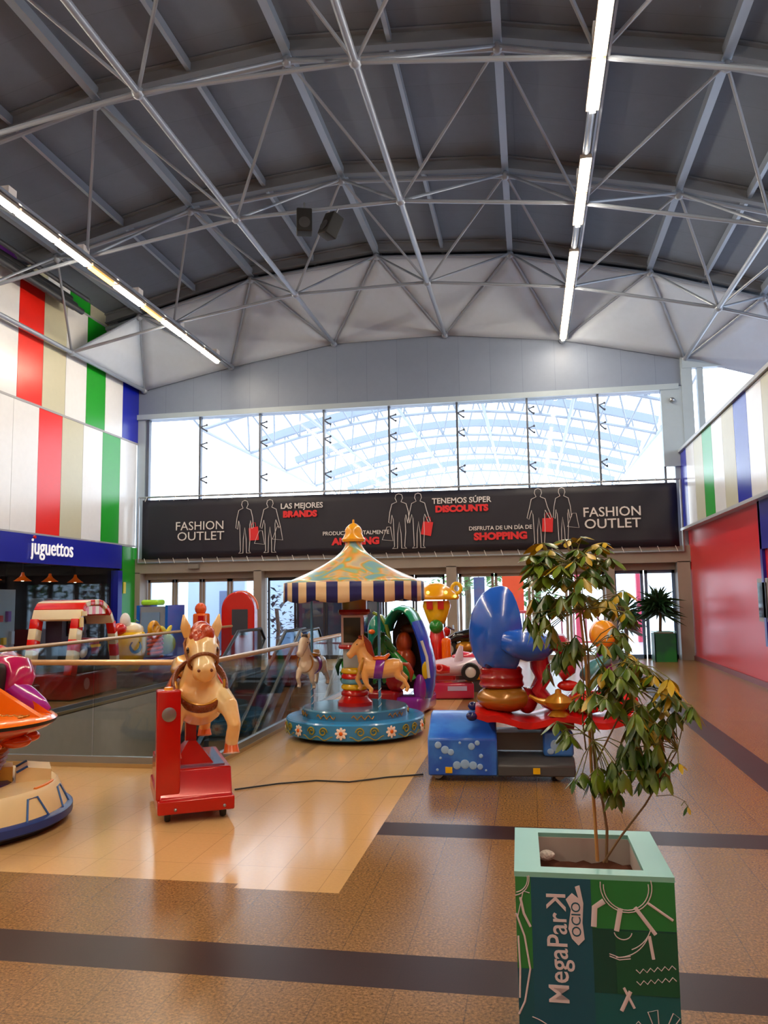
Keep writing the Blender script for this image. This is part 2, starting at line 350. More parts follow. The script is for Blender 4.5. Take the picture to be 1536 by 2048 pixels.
# dark service pipes high on the left
for k, (x, z, r) in enumerate(((-10.1, 8.35, .07), (-10.3, 8.5, .1), (-9.95, 8.62, .05), (-10.45, 8.68, .12))):
    o = MB().tube((x, -6, z), (x, 16.6, z), r, n=12).build('service_pipe', P('pipe_dark', (52, 54, 60), .5, .3))
    tag(o, ['lowest dark service pipe below the roof edge by the striped wall', 'thick dark service pipe between the two thin ones by striped wall', 'thin dark service pipe furthest from the striped wall', 'thickest dark duct pressed against the top of striped wall'][k], 'pipe', 'dark service pipes along the striped wall')
# fabric
fab = P('fabric', (176, 188, 206), .75, bump=.25, bscale=2.2)
fc = thing('fabric_canopy', 'pale stretched cloth triangles hung below the roof at the hall end', 'canopy', (0, 0, 0))
def cloth(a, b, c, sag=.16, n=9):
    a, b, c = V(a), V(b), V(c); nr = (b-a).cross(c-a).normalized(); m = MB(); g = {}
    if nr.y > 0: nr = -nr
    for i in range(n+1):
        for j in range(n+1-i):
            u, v_ = i/n, j/n; ww = 1-u-v_
            p = a*ww+b*u+c*v_; s_ = 27*u*v_*ww
            rip = .03*sin(22*math.atan2(v_+.01, u+.01))*(1-ww)*ww*4
            g[i, j] = m.bm.verts.new(p-nr*(sag*s_-rip)-V((0, 0, .12*s_)))
    for i in range(n):
        for j in range(n-i):
            m._f([g[i, j], g[i+1, j], g[i, j+1]], 0, True)
            if i+j < n-1: m._f([g[i+1, j], g[i+1, j+1], g[i, j+1]], 0, True)
    o = m.build('cloth_sheet', fab, fc, sharp=180)
    md = o.modifiers.new('t', 'SOLIDIFY'); md.thickness = .008
UYf = UY[0]
for i in range(len(LX)-1):
    cloth((UX[i+1], UYf+.05, UZ[i+1]), (LX[i], YW-.06, LZ[i]), (LX[i+1], YW-.06, LZ[i+1]))
for i in range(1, len(LX)-1):
    cloth((LX[i], YW-.06, LZ[i]), (UX[i], UYf+.05, UZ[i]), (UX[i+1], UYf+.05, UZ[i+1]))
cloth((UX[1], UYf, UZ[1]), (LX[0], YW-.1, LZ[0]), (LX[0], YW-3.7, LZ[0]), .05)
# fascia
fasc = tilemat('fascia_grey', (122, 134, 156), (119, 131, 153), (104, 116, 138), .82, 40, 3, .04, .45, .006)
m = MB()
poly = [(-10.8, 6.63), (4.05, 6.63), (4.05, 9.2)]+[(UX[i], UZ[i]+.4) for i in (5, 4, 3, 2, 1)]+[(-10.8, 9.1)]
m.prism(poly, 'y', YW, YW+.3)
wb = m.build('wall_back', fasc, **S)
m = MB(); m.box((-3.45, YW-.04, 6.7), (14.5, .12, .14)).box((3.62, YW-.03, 5.7), (.5, .1, 2.0)); m.box((4.0, YW+.05, 6.25), (.26, .3, 2.6)); m.box((3.84, YW+.08, 3.6), (.42, .2, 2.7)).box((-10.55, YW+.08, 4.5), (.24, .2, 4.3))
m.box((6.4, YW-.02, 7.25), (5, .2, .22)).box((4.32, YW, 6.2), (.14, .16, 2.2)).box((6.1, YW, 6.2), (.06, .1, 2.2)).box((6.6, YW+.1, 8.0), (5.2, .1, 1.4))
m.build('trim_6', P('frame_pale', (160, 176, 190), .4), **S)
MB().box((6.6, YW+.05, 6.1), (4.6, .02, 2.1)).build('window_10', glassmat('clear_glass', (.96, .98, 1), .05), **S)

# ------------------------------------------------------------------ clerestory windows
WX = [-10.36, -8.8, -7.07, -5.28, -3.5, -1.7, .1, 1.87, 3.42]
post = P('post_dark', (92, 98, 110), .35, .5)
for i in range(8):
    wn = MB().box(((WX[i]+WX[i+1])/2, YW+.12, 5.45), (WX[i+1]-WX[i]-.04, .02, 2.36)).build('window_%d' % (i+1), glassmat('clear_glass'), **S)
    m = MB(); m.box((WX[i+1]-.02, YW+.06, 5.45), (.05, .14, 2.36))
    if i == 0: m.box((WX[0], YW+.06, 5.45), (.08, .14, 2.36))
    m.build('window_frame', post, wn)
    if i:
        m = MB()
        for z in (6.35, 5.85, 4.9):
            m.tube((WX[i]+.02, YW-.02, z), (WX[i]+.14, YW+.1, z+.07), .02).tube((WX[i]+.02, YW-.02, z-.02), (WX[i]+.14, YW+.1, z-.1), .02)
            m.ball((WX[i]+.15, YW+.08, z+.07), .032, n=8).ball((WX[i]+.15, YW+.08, z-.1), .032, n=8)
        m.build('glass_clamp', post, wn)
MB().box((-3.45, YW+.1, 4.27), (14.1, .2, .08)).build('trim_7', post, **S)
o = MB().ball((3.62, YW-.12, 6.35), .07).tube((3.62, YW-.12, 6.35), (3.62, YW-.0, 6.42), .03).build('security_camera', steel); tag(o, 'small round security camera at top right corner of the windows', 'camera')

# ------------------------------------------------------------------ banner
bn = thing('banner', 'long black fashion outlet banner laced below the high windows', 'banner', (0, YW-.2, 0))
m = MB(); nx, nz = 60, 8; g = [[m.bm.verts.new((lerp(-10.38, 3.6, i/nx), .02*sin(i*1.7)*sin(j*.9+i*.3)*(.3+abs(i/nx-.5)*1.6), lerp(2.72, lerp(4.34, 4.27, i/nx), j/nz))) for j in range(nz+1)] for i in range(nx+1)]
for i in range(nx):
    for j in range(nz): m._f([g[i][j], g[i+1][j], g[i+1][j+1], g[i][j+1]], 0, True)
o = m.build('banner_cloth', P('banner_black', (26, 26, 44), .5), bn); md = o.modifiers.new('t', 'SOLIDIFY'); md.thickness = .01
m = MB(); m.tube((-10.5, 0, 4.42), (3.7, 0, 4.36), .025).tube((-10.5, 0, 2.62), (3.7, 0, 2.6), .025).tube((-10.5, 0, 2.62), (-10.5, 0, 4.42), .03).tube((3.7, 0, 2.6), (3.7, 0, 4.36), .03); m.build('banner_frame', steel, bn)
m = MB()
for k in range(34):
    x = lerp(-10.3, 3.5, k/33); m.tube((x, -.03, 4.3), (x+.06, -.03, 4.43), .008, n=5).tube((x, -.03, 2.74), (x+.05, -.03, 2.6), .008, n=5)
m.build('lacing', white, bn, kind='stuff')
tw = P('print_white', (225, 222, 225), .5); tr = P('print_red', (225, 40, 48), .5)
def T(x, z, y=-.05): return Matrix.Translation((x, y, z)) @ Matrix.Rotation(pi/2, 4, 'X')
for body, size, x, z, bo, sx, mt_ in (('FASHION', .33, -8.7, 3.58, 0, 1.02, 0), ('OUTLET', .33, -8.67, 3.3, 0, 1.1, 0), ('FASHION', .33, 2.05, 3.6, .003, 1.02, 0), ('OUTLET', .33, 2.05, 3.31, .003, 1.1, 0),
    ('LAS MEJORES', .2, -5.85, 4.03, .004, 1, 0), ('TENEMOS SÚPER', .2, -1.64, 4.02, .004, 1, 0), ('PRODUCTOS TOTALMENTE', .14, -4.4, 3.27, .002, 1, 0), ('DISFRUTA DE UN DÍA DE', .14, -.68, 3.29, .002, 1, 0),
    ('BRANDS', .22, -5.9, 3.81, .014, 1.1, 1), ('DISCOUNTS', .22, -1.64, 3.81, .014, 1.1, 1), ('AMAZING', .24, -4.4, 3.05, .014, 1.15, 1), ('SHOPPING', .24, -.68, 3.08, .014, 1.15, 1)):
    MB().text(body, size, T(x, z), 0, .004, bo, sx=sx).build('lettering', [tw, tr][mt_], bn)
def fig(x, z0, s, arms):   # outline of a standing shopper, 1.5 m tall drawing
    P_ = [(0, 1.5), (.07, 1.47), (.09, 1.38), (.05, 1.28), (.17, 1.22), (.22, 1.0), (.24+arms, .72), (.2+arms, .68), (.16, .92), (.14, .8), (.15, .45), (.12, .05), (.17, 0), (.05, 0), (.04, .4), (.0, .72),
          (-.04, .4), (-.05, 0), (-.17, 0), (-.12, .05), (-.13, .45), (-.14, .8), (-.17, .92), (-.2-arms*.5, .68), (-.25-arms*.5, .72), (-.22, 1.0), (-.17, 1.22), (-.05, 1.28), (-.09, 1.38), (-.07, 1.47)]
    return [(x+a*s, -.05, z0+b*.94) for a, b in P_]
for i, (x, s, a) in enumerate(((-7.42, 1, 0), (-6.72, 1, .05), (-3.25, 1.1, 0), (-2.75, 1, .06), (.28, 1.0, .08), (.86, .9, 0))):
    MB().path(fig(x, 2.82+(i > 1)*.02, s, a), .009, n=5, closed=True).build('shopper_outline', tw, bn)
def bag(x, z, mat, tilt):
    m = MB(); c, s = cos(tilt), sin(tilt)
    q = [(-.13, 0), (.13, 0), (.1, -.36), (-.16, -.33)]; q = [(x+a*c-b*s, z+a*s+b*c) for a, b in q]
    m.prism([(a, b) for a, b in q], 'y', -.055, -.045); m.path([(x-.06, -.05, z), (x-.03, -.05, z+.12), (x+.05, -.05, z+.12), (x+.07, -.05, z)], .008, n=5); m.build('shopping_bag_print', mat, bn)
bag(-7.18, 3.5, tr, .15); bag(-2.5, 3.5, tr, -.1); bag(.5, 3.5, tr, .02)
for x, z in ((-3.55, 3.4), (-6.5, 3.5), (1.12, 3.6), (-7.0, 3.4)): MB().path([(x-.02, -.05, z), (x-.15, -.05, z-.33), (x+.13, -.05, z-.36), (x+.07, -.05, z)], .009, n=5, closed=True).build('bag_outline', tw, bn)

# ------------------------------------------------------------------ door wall
m = MB(); m.box((-3.4, YW+.1, 2.54), (14.6, .5, .4)).box((-3.4, YW+.3, 2.27), (14.6, .3, .2))
for x, wd in ((-10.55, .2), (-7.1, .22), (-1.95, .26), (1.95, .22), (3.68, .3)): m.box((x, YW+.1, 1.18), (wd, .5, 2.36))
m.build('trim_8', frameg, **S)
gl = glassmat('door_glass', (.85, .92, .97), .2)
def door(n, x0, x1, y=YW+.3, mat=frameg, fw=.07, top=2.17):
    d = MB().box(((x0+x1)/2, y, top/2), (x1-x0-2*fw, .02, top-.1)).build('door_%d' % n, gl, **S)
    m = MB(); m.box((x0+fw/2, y, top/2), (fw, .06, top)).box((x1-fw/2, y, top/2), (fw, .06, top)).box(((x0+x1)/2, y, top-.04), (x1-x0, .06, .08)).box(((x0+x1)/2, y, .05), (x1-x0, .06, .1))
    m.build('door_frame', mat, d); return d
for k in range(4): door(k+1, -10.42+k*.8, -9.64+k*.8)
dk = P('dark_frame', (30, 34, 48), .4)
for k in range(6): door(k+5, -6.95+k*.8, -6.17+k*.8, mat=dk, fw=.05)
for k in range(4): door(k+11, -1.8+k*.92, -.9+k*.92)
for k in range(2): door(k+15, 2.06+k*.75, 2.78+k*.75, mat=P('frame_blue', (95, 120, 160), .4))
MB().box((-5.2, YW+1.2, 1.2), (2.4, .1, 2.4)).build('wall_dark_shutter', P('night_blue', (60, 66, 92), .4), **S)
o = MB().box((-8.87, YW-.2, 2.5), (.3, .12, .12)).build('door_sensor', P('sensor_grey', (130, 125, 120), .4)); tag(o, 'small grey motion sensor box above the left sliding doors', 'sensor')
# world beyond the doors
MB().box((-10.3, 25.5, 1.6), (2.0, .2, 3.4)).box((-7.9, 27, 1.6), (2.4, .2, 3.4)).box((-13.5, 24, 1.6), (.2, 8, 3.4)).build('wall_beyond', P('far_white', (215, 225, 240), .6), **S)
o = MB().rbox((-9.5, 24.9, .94), (.8, .5, 1.9), .03).build('vending_machine', P('vend', (120, 130, 165), .4)); tag(o, 'pale blue cabinet standing behind the left sliding doors', 'machine')
def leafplant(name, label, loc, h, n, size, mat, spiky=False, trunk=.5, spread=.5):
    t = thing(name, label, 'plant', loc); rnd = random.Random(hash(label) % 1000 if False else len(label))
    m = MB(); m.path([(0, 0, 0), (.03, .02, h*.35), (-.02, 0, h*.65)], .03*h); m.build('stem', P('stem_brown', (90, 70, 45), .7), t)
    m = MB()
    for i in range(n):
        a = rnd.uniform(0, 2*pi); el = rnd.uniform(-.3, 1.3); L = size*rnd.uniform(.6, 1.1)
        if spiky: b = V((0, 0, h*rnd.uniform(.4, .7))); d = V((cos(a)*cos(el), sin(a)*cos(el), sin(el)))
        else:
            rr_ = spread*h*rnd.uniform(.05, .5)**.7; b = V((cos(a)*rr_, sin(a)*rr_, h*rnd.uniform(trunk, 1))); d = V((cos(a*3), sin(a*3), rnd.uniform(-.6, .5))).normalized()
        sd = d.cross(V((0, 0, 1))).normalized()*L*(.07 if spiky else .28)
        p = [b, b+d*L*.5+sd, b+d*L+V((0, 0, -L*.25)), b+d*L*.5-sd]; up = V((0, 0, L*.04))
        m._f([m.bm.verts.new(q) for q in (p[0], p[1]-up, p[2])], 0, True); m._f([m.bm.verts.new(q) for q in (p[0], p[2], p[3]-up)], 0, True)
    m.build('foliage', mat, t, fix=False); return t
lg = P('leaf_dark', (40, 72, 30), .4, rgb2=(90, 120, 30), nscale=9)
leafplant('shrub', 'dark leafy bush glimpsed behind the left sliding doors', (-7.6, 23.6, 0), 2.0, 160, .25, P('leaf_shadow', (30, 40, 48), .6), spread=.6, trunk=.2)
leafplant('tree', 'green tree seen outside through the doors behind the tall plant', (.3, 32.5, 0), 4.0, 500, .45, P('leaf_out', (70, 120, 50), .6, rgb2=(120, 160, 90)), spread=.6, trunk=.35)
leafplant('tree', 'green tree seen outside just left of the tall foreground plant', (-2.6, 34, 0), 4.6, 500, .45, P('leaf_out', (70, 120, 50), .6), spread=.6, trunk=.4)
t = thing('kiosk_sign', 'tall orange red sign panel standing outside the glass doors', 'sign', (-.55, 27, 0))
MB().box((0, 0, 1.75), (.7, .1, 1.5)).build('sign_panel', P('sign_orange', (235, 70, 25), .4), t); MB().tube((-.3, 0, 0), (-.3, 0, 1), .03).build('post', steel, t); MB().tube((.3, 0, 0), (.3, 0, 1), .03).build('post', steel, t)
t = thing('railing', 'red and white safety railing outside beyond the glass doors', 'railing', (.9, 24.5, 0))
m = MB()
for k in range(9): m.tube((-1.4+k*.35, 0, 0), (-1.4+k*.35, 0, 1.1), .03)
m.build('balusters', P('rail_pink', (190, 110, 115), .5), t); MB().tube((-1.4, 0, 1.1), (1.4, 0, 1.1), .05).tube((-1.4, 0, .2), (1.4, 0, .2), .03).build('top_rail', P('rail_red', (200, 60, 60), .5), t)
o = MB().box((2.6, 28, 2.9), (2.2, .4, .7)).box((3.6, 28, 1.5), (.2, .3, 3)).box((1.6, 28, 1.5), (.2, .3, 3)).build('shop_portal', P('portal_pink', (215, 70, 95), .5)); tag(o, 'pink red shop portal frame outside at the right doors', 'portal')
o = MB().box((-1.6, 26, 1.1), (.35, .1, 2.2)).build('far_shutter', P('shut', (70, 85, 130), .5)); tag(o, 'narrow blue panel standing outside left of the orange sign', 'panel')
# second hall roof seen through the high windows
wt = P('far_truss', (148, 155, 166), .5); wtd = P('far_deck', (122, 132, 148), .6)
FT = thing('far_roof_frame', 'pale arched roof trusses of the next hall seen through the high windows', 'roof frame', (0, 0, 0))
for k, y in enumerate((25, 30, 35, 40.5, 46.5, 53)):
    sc = 1+.02*k; up = [(-3.2+8.8*s_, 0, 8.2+2.1*cos(s_*1.25)*sc) for s_ in [q/8 for q in range(-8, 9)]]; lo = [(-3.2+8.8*s_, 1.8, 6.9+2.1*cos(s_*1.25)*sc) for s_ in [(q+.5)/8 for q in range(-8, 8)]]
    m = MB()
    for q in range(16): m.box((V(up[q])+V(up[q+1]))/2, ((V(up[q+1])-V(up[q])).length, .3, .35), 0, rot=Matrix.Rotation(-math.atan2(up[q+1][2]-up[q][2], up[q+1][0]-up[q][0]), 3, 'Y'))
    m.build('arch_beam', wtd, FT).location.y = y
    m = MB(); m.path(lo, .07)
    for q in range(16): m.tube(up[q], lo[q], .04).tube(up[q+1], lo[q], .04)
    if k < 5:
        for q in range(0, 16, 3): m.tube(lo[q], V(lo[q])+V((0, 5.5, 0)), .07)
    m.build('lattice', wt, FT).location.y = y

# ------------------------------------------------------------------ light lines
e1 = emis('tube_warm', (1, .85, .64), TUBE_L); e2 = emis('tube_amber', (1, .5, .12), 5.0)
hous = P('housing', (150, 140, 130), .4, .3)
def lightline(x, z, segs, side):
    tr_ = MB().box((x+.0, 6.6, z+.13), (.1, 27.4, .05)).box((x+.125, 6.6, z+.12), (.03, 27.4, .05)).build('cable_tray', tubem)
    tag(tr_, 'long grey cable tray carrying the %s row of strip lights' % side, 'cable tray')
    n = len(segs)
    for k, (y0, y1, kind) in enumerate(segs):
        if kind == 2: continue
        lab = '%s strip light on the %s roof row, %s from the far end wall' % (['glowing white', 'dim amber'][kind], side, ['first', 'second', 'third', 'fourth', 'fifth', 'sixth', 'seventh', 'eighth', 'ninth', 'tenth', 'eleventh', 'twelfth', 'thirteenth', 'fourteenth', 'fifteenth', 'sixteenth'][k])
        t = thing('strip_light', lab, 'light', (x, (y0+y1)/2, z), group='strip lights on the %s row' % side)
        L = y1-y0-.06
        MB().box((0, 0, .07), (.17, L, .06)).build('housing', hous, t)
        MB().box((0, 0, .015), (.075, L-.04, .04)).build('light_tube', e1 if kind == 0 else e2, t)
        if k % 2 == 0: jb = MB().box((x, y1-.2, z+.24), (.16, .2, .14)).build('junction_box', white, tr_)
rs = [(18.3, 20.1, 0), (16.55, 18.3, 0), (14.78, 16.55, 0), (12.6, 13.76, 0), (11.51, 12.6, 0), (9.3, 10.4, 0), (8.2, 9.3, 0)]+[(8.2-1.8*(k+1), 8.2-1.8*k, 0) for k in range(8)]
lightline(1.03, 7.95, rs, 'right')
ls = [(18.4, 19.5, 0), (17.3, 18.4, 0), (16.2, 17.3, 0), (15.25, 16.2, 1), (14.1, 15.25, 0), (13.15, 14.1, 1), (12.1, 13.15, 0), (11.0, 12.1, 0), (9.2, 11.0, 0)]+[(9.2-1.9*(k+1), 9.2-1.9*k, 0) for k in range(7)]
lightline(-7.9, 7.8, ls, 'left')
# speakers
for k, (x, z, rz) in enumerate(((-3.7, 8.2, .3), (-3.22, 8.08, -.7))):
    t = thing('loudspeaker', ['upright black loudspeaker hung from the roof, left of the pair', 'tilted black loudspeaker hung from the roof, right of the pair'][k], 'speaker', (x, 13.05, z), rz)
    if k: t.rotation_euler = (R(-18), R(12), rz)
    MB().rbox((0, 0, 0), (.27, .25, .42), .02).build('cabinet', P('spk', (12, 12, 14), .7), t); MB().lathe([(0, 0), (.09, 0), (.1, .012), (0, .02)], n=20).build('cone', P('cone_grey', (50, 50, 54), .5), t).matrix_local = Matrix.Translation((0, -.13, -.06)) @ Matrix.Rotation(pi/2, 4, 'X')
    MB().tube((0, 0, .2), (0, 0, .36), .015).build('bracket', steel, t)
# right column
o = MB().box((4.25, 13.1, 6.3), (.22, .22, 2.5)).build('trim_9', tubem, **S)

# ------------------------------------------------------------------ balustrade
railm = P('handrail', (190, 150, 105), .25, .3); bg_ = glassmat('rail_glass', (.84, .87, .86), .12)
def balustrade(label, pts, npan):
    t = thing('balustrade', label, 'balustrade', (0, 0, 0)); a, b = V(pts[0]), V(pts[1]); d = (b-a)/npan
    m = MB(); m.tube(a+V((0, 0, 1)), b+V((0, 0, 1)), .028, n=12); m.build('handrail', railm, t)
    m = MB(); ang = math.atan2(d.y, d.x); m.box((a+b)/2+V((0, 0, .05)), ((b-a).length, .05, .1), rz=ang); m.build('base_channel', steel, t)
    for k in range(npan):
        c = a+d*(k+.5); MB().box(c+V((0, 0, .53)), (d.length-.02, .014, .88), rz=ang).build('glass_panel', bg_, t)
balustrade('glass balustrade with tan handrail along the near edge of stairwell', [(-6.6, VY0-.03, 0), (VX1, VY0-.03, 0)], 3)
balustrade('glass balustrade with handrail running back beside the carousel', [(VX1+.03, VY0, 0), (VX1+.03, 15.4, 0)], 6)
balustrade('glass balustrade with handrail on far side before striped booth', [(VX0-.03, VY0, 0), (VX0-.03, 17.4, 0)], 7)
for k, xc in enumerate((-5.35, -4.05)):
    t = thing('escalator', ['escalator further from the carousel going down in the stairwell', 'escalator nearer the carousel going down in the stairwell'][k], 'escalator', (xc, 0, 0))
    yt, yb, zb = 15.6, 8.1, -4.3; sl = zb/(yt-yb)
    for s_ in (-.5, .5):
        pts = [(s_, 17.0, .5), (s_, 17.25, .72), (s_, 17.0, .95), (s_, yt, .95), (s_, yb, zb+.95), (s_, yb-.4, zb+.95)]
        MB().path(pts, .035, n=8).build('handrail', P('esc_black', (25, 28, 34), .35), t)
        m = MB(); m.prism([(17.0, .05), (17.1, .7), (17.0, .92), (yt, .92), (yb, zb+.92), (yb, zb+.1), (yt, .05)], 'x', s_-.008, s_+.008); m.build('glass_side', glassmat('esc_glass', (.6, .68, .74), .25), t)
        m = MB(); m.prism([(17.0, .12), (yt, .12), (yb, zb+.15), (yb, zb-.25), (yt, -.3), (17.0, -.3)], 'x', s_-.05+.09*(s_ > 0)-.04, s_+.05+.09*(s_ > 0)-.05); m.build('skirt', steel, t)
    m = MB()
    for q in range(20):
        y = lerp(yt, yb, q/20); z = (yt-y)*sl; m.box((0, y-.19, z-.12), (.86, .4, .2))
    m.box((0, 16.6, -.06), (.86, 1.6, .14)); m.build('steps', P('step_grey', (75, 78, 84), .4, .5), t)

# ------------------------------------------------------------------ kiddie rides
def horse_mesh(name, mat, parent, legs, head=(0, 0), voxel=.012, sc=1, tail=None, neck_up=0, smooth=6, short=False, thick=1):
    """x forward, z up; torso about one unit long around (0,0,0)"""
    m = MB(); k = sc; hx, hz = head
    def q(pts): return [(a*k, b*k, c*k) for a, b, c in pts]
    def r(rs): return [(a*k, b*k) for a, b in rs]
    m.loft(q([(-.50, 0, .02), (-.44, 0, .02), (-.32, 0, .0), (-.1, 0, -.03), (.12, 0, -.02), (.28, 0, .0), (.38, 0, .03), (.44, 0, .05)]), r([(.07, .08), (.16, .16), (.21, .2), (.2, .195), (.205, .205), (.2, .21), (.15, .17), (.06, .08)]), 16)
    m.loft(q([(.22, 0, .06), (.31, 0, .2), (.37+hx*.4, 0, .34+hz*.5), (.40+hx*.8, 0, .47+hz)]), r([(.16, .2), (.125, .16), (.095, .125), (.085, .1)]), 14)
    if short: m.loft(q([(.31+hx, 0, .57+hz), (.38+hx, 0, .555+hz), (.46+hx, 0, .48+hz), (.54+hx, 0, .385+hz), (.60+hx, 0, .33+hz), (.64+hx, 0, .31+hz)]), r([(.06, .06), (.12, .12), (.108, .125), (.082, .09), (.09, .09), (.055, .055)]), 14)
    else: m.loft(q([(.33+hx, 0, .56+hz), (.40+hx, 0, .53+hz), (.50+hx, 0, .43+hz), (.60+hx, 0, .31+hz), (.66+hx, 0, .255+hz), (.69+hx, 0, .235+hz)]), r([(.06, .06), (.115, .115), (.1, .115), (.075, .08), (.082, .08), (.05, .05)]), 14)
    for s_ in (-1, 1): m.ball(((.44+hx)*k, s_*.075*k, (.5+hz)*k), .055*k, n=10)
    for pts in legs:
        n = len(pts); ra = [.1, .075, .052, .046, .05] if n == 5 else [.1, .07, .05, .05]
        m.loft(q(pts), [(ra[i]*.9*k*thick, ra[i]*k*thick) for i in range(n)], 10)
    return m.organic(name, mat, parent, voxel=voxel, smooth=smooth)
def ears(parent, mat, x, z, sc, spread=.09, h=.15):
    for s_ in (-1, 1):
        m = MB(); m.loft([(x*sc, s_*spread*sc, z*sc), ((x+.01)*sc, s_*(spread+.02)*sc, (z+h*.45)*sc), ((x+.02)*sc, s_*(spread+.035)*sc, (z+h)*sc)], [(.03*sc, .022*sc), (.04*sc, .02*sc), (.006*sc, .005*sc)], 10); m.build('ear', mat, parent, sharp=80)
RED_A = -60.6

# --- coin operated horse
hr = thing('rocking_horse_ride', 'cream horse kiddie ride on a red wheeled base with coin post', 'kiddie ride', (-2.675, 6.09, 0), R(RED_A))
redmet = P('ride_red', (188, 12, 6), .22, .1, .4, noise=.06)
m = MB(); m.prism([(-.48, .07), (.475, .07), (.475, .17), (.46, .185), (.40, .36), (-.46, .36), (-.48, .185)], 'y', -.26, .26)
b = m.build('base', redmet, hr); md = b.modifiers.new('b', 'BEVEL'); md.width = .01; md.segments = 2
m = MB(); m.box((0, 0, .115), (.99, .55, .1)); b = m.build('skirt', redmet, hr); md = b.modifiers.new('b', 'BEVEL'); md.width = .012; md.segments = 2
MB().box((-.02, .02, .365), (.72, .4, .012)).build('tread_plate', P('tread_silver', (150, 170, 215), .15, .8), hr)
m = MB(); m.box((.06, 0, .44), (.46, .30, .15), top=(.25, .2)); m.box((.0, 0, .58), (.09, .08, .3)); m.build('pedestal', P('ride_maroon', (165, 14, 20), .2, 0, .5), hr, sharp=20)
m = MB(); m.rbox((.37, -.2, .55), (.17, .17, .78), .012); cp = m.build('coin_post', redmet, hr)
o = MB().lathe([(0, 0), (.05, 0), (.052, .008), (.03, .014), (0, .012)], n=20).build('coin_plate', steel, cp); o.matrix_local = Matrix.Translation((.457, -.2, .77)) @ Matrix.Rotation(pi/2, 4, 'Y')
MB().lathe([(0, .02), (.03, .018), (.034, 0)], (.37, -.2, .94), 16).build('push_button', P('button_amber', (240, 170, 50), .2), cp)
for sx_ in (-.36, .40):
    for sy_ in (-.2, .2):
        o = MB().lathe([(0, -.02), (.05, -.02), (.055, -.01), (.055, .01), (.05, .02), (0, .02)], n=20).build('wheel', black, hr); o.matrix_local = Matrix.Translation((sx_, sy_, .056)) @ Matrix.Rotation(pi/2, 4, 'X')
MB().box((-.36, .0, .085), (.05, .36, .03)).box((.36, 0, .085), (.05, .36, .03)).build('axle', black, hr)
for x_, y_ in ((.5, -.15), (.5, .2)): MB().ball((x_, y_, .1), .012).build('bolt', steel, hr)
hb = thing('tmp', 'x', 'x'); 
del hb['label'], hb['category']; hb.name = 'horse_body'; hb.parent = hr; hb.location = (-.07, .045, .85)
crm = P('horse_cream', (240, 212, 158), .25, 0, .5, rgb2=(238, 178, 96), nscale=2.1)
legs = [[(.28, -.14, -.0), (.38, -.19, -.1), (.40, -.20, -.25), (.36, -.20, -.36)],
        [(.28, .14, -.0), (.46, .2, -.06), (.52, .23, -.18), (.44, .22, -.33)],
        [(-.36, -.12, 0), (-.42, -.14, -.18), (-.5, -.14, -.28), (-.56, -.14, -.4)],
        [(-.36, .12, 0), (-.44, .14, -.18), (-.52, .14, -.26), (-.6, .14, -.36)]]
hm = horse_mesh('body', crm, hb, legs, head=(-.02, -.12), sc=1.0, voxel=.011, short=True, thick=1.15)
for p in ((.36, -.20, -.37), (.43, .22, -.345), (-.57, -.14, -.41), (-.61, .14, -.37)):
    m = MB(); m.loft([(p[0], p[1], p[2]+.05), (p[0]+.01, p[1], p[2]), (p[0]+.025, p[1], p[2]-.055)], [(.042, .048), (.05, .056), (.062, .068)], 14); m.build('hoof', P('hoof_orange', (215, 95, 20), .3, 0, .4), hb, sharp=60)
ears(hb, crm, .34, .47, 1.0, .1, .17)
mane = P('mane_rust', (178, 62, 16), .3, 0, .4, bump=.6, bscale=26)
m = MB(); m.ball((.34, 0, .50), (.09, .085, .09)); m.ball((.42, .02, .49), (.075, .075, .08)); m.ball((.47, -.02, .43), (.045, .055, .07)); m.ball((.41, -.05, .47), (.06, .05, .06))
m.loft([(.34, 0, .5), (.27, 0, .42), (.2, 0, .3), (.12, 0, .2)], [(.05, .05), (.045, .07), (.045, .08), (.03, .05)], 10); m.organic('mane', mane, hb, voxel=.01, smooth=3)
m = MB(); m.loft([(-.48, 0, .1), (-.58, 0, .12), (-.68, 0, 0), (-.7, 0, -.2)], [.03, .055, .06, .015], 12); m.build('tail', mane, hb, sharp=80)
for s_ in (-1, 1):
    e = MB().ball((.445, s_*.103, .375), (.026, .018, .026)).build('eye', P('eye_dark', (40, 18, 10), .1, 0, .8), hb)
    MB().ball((.628, s_*.045, .235), (.013, .013, .013), n=10).build('nostril', brown, hb)
brid = P('bridle', (130, 70, 24), .35, bump=.5, bscale=60)
m = MB(); m.loft([(.495+.077*sin(a), .105*cos(a), .285+.068*sin(a)) for a in [2*pi*k/24 for k in range(24)]], .014, 8, closed=True, ref=(.6, 0, -.8)); 
m.build('noseband', brid, hb)
for s_ in (-1, 1): MB().path([(.5, s_*.105, .285), (.43, s_*.122, .35), (.36, s_*.128, .42), (.32, s_*.08, .53)], .011).build('cheek_strap', brid, hb)
m = MB(); m.loft([(.285-.16*sin(a), .197*cos(a), .10+.17*sin(a)) for a in [2*pi*k/36 for k in range(36)]], [(.042, .02)]*36, 10, closed=True, ref=(.7, 0, .7)); m.build('breast_collar', P('collar_brown', (120, 52, 14), .3, .1, .4, bump=.8, bscale=50), hb)
m = MB(); m.loft([(.295-.158*sin(a), .186*cos(a), .128+.162*sin(a)) for a in [pi+pi*k/24 for k in range(25)]], .013, 8, ref=(1, 0, 0)); m.build('collar_trim', gold, hb)
m = MB(); m.loft([(.16, 0, .12), (.1, 0, .19), (0, 0, .18), (-.14, 0, .18), (-.24, 0, .24), (-.28, 0, .2)], [(.1, .04), (.17, .06), (.19, .07), (.19, .07), (.17, .07), (.08, .03)], 16); m.build('saddle', gold, hb, sharp=80)
m = MB()
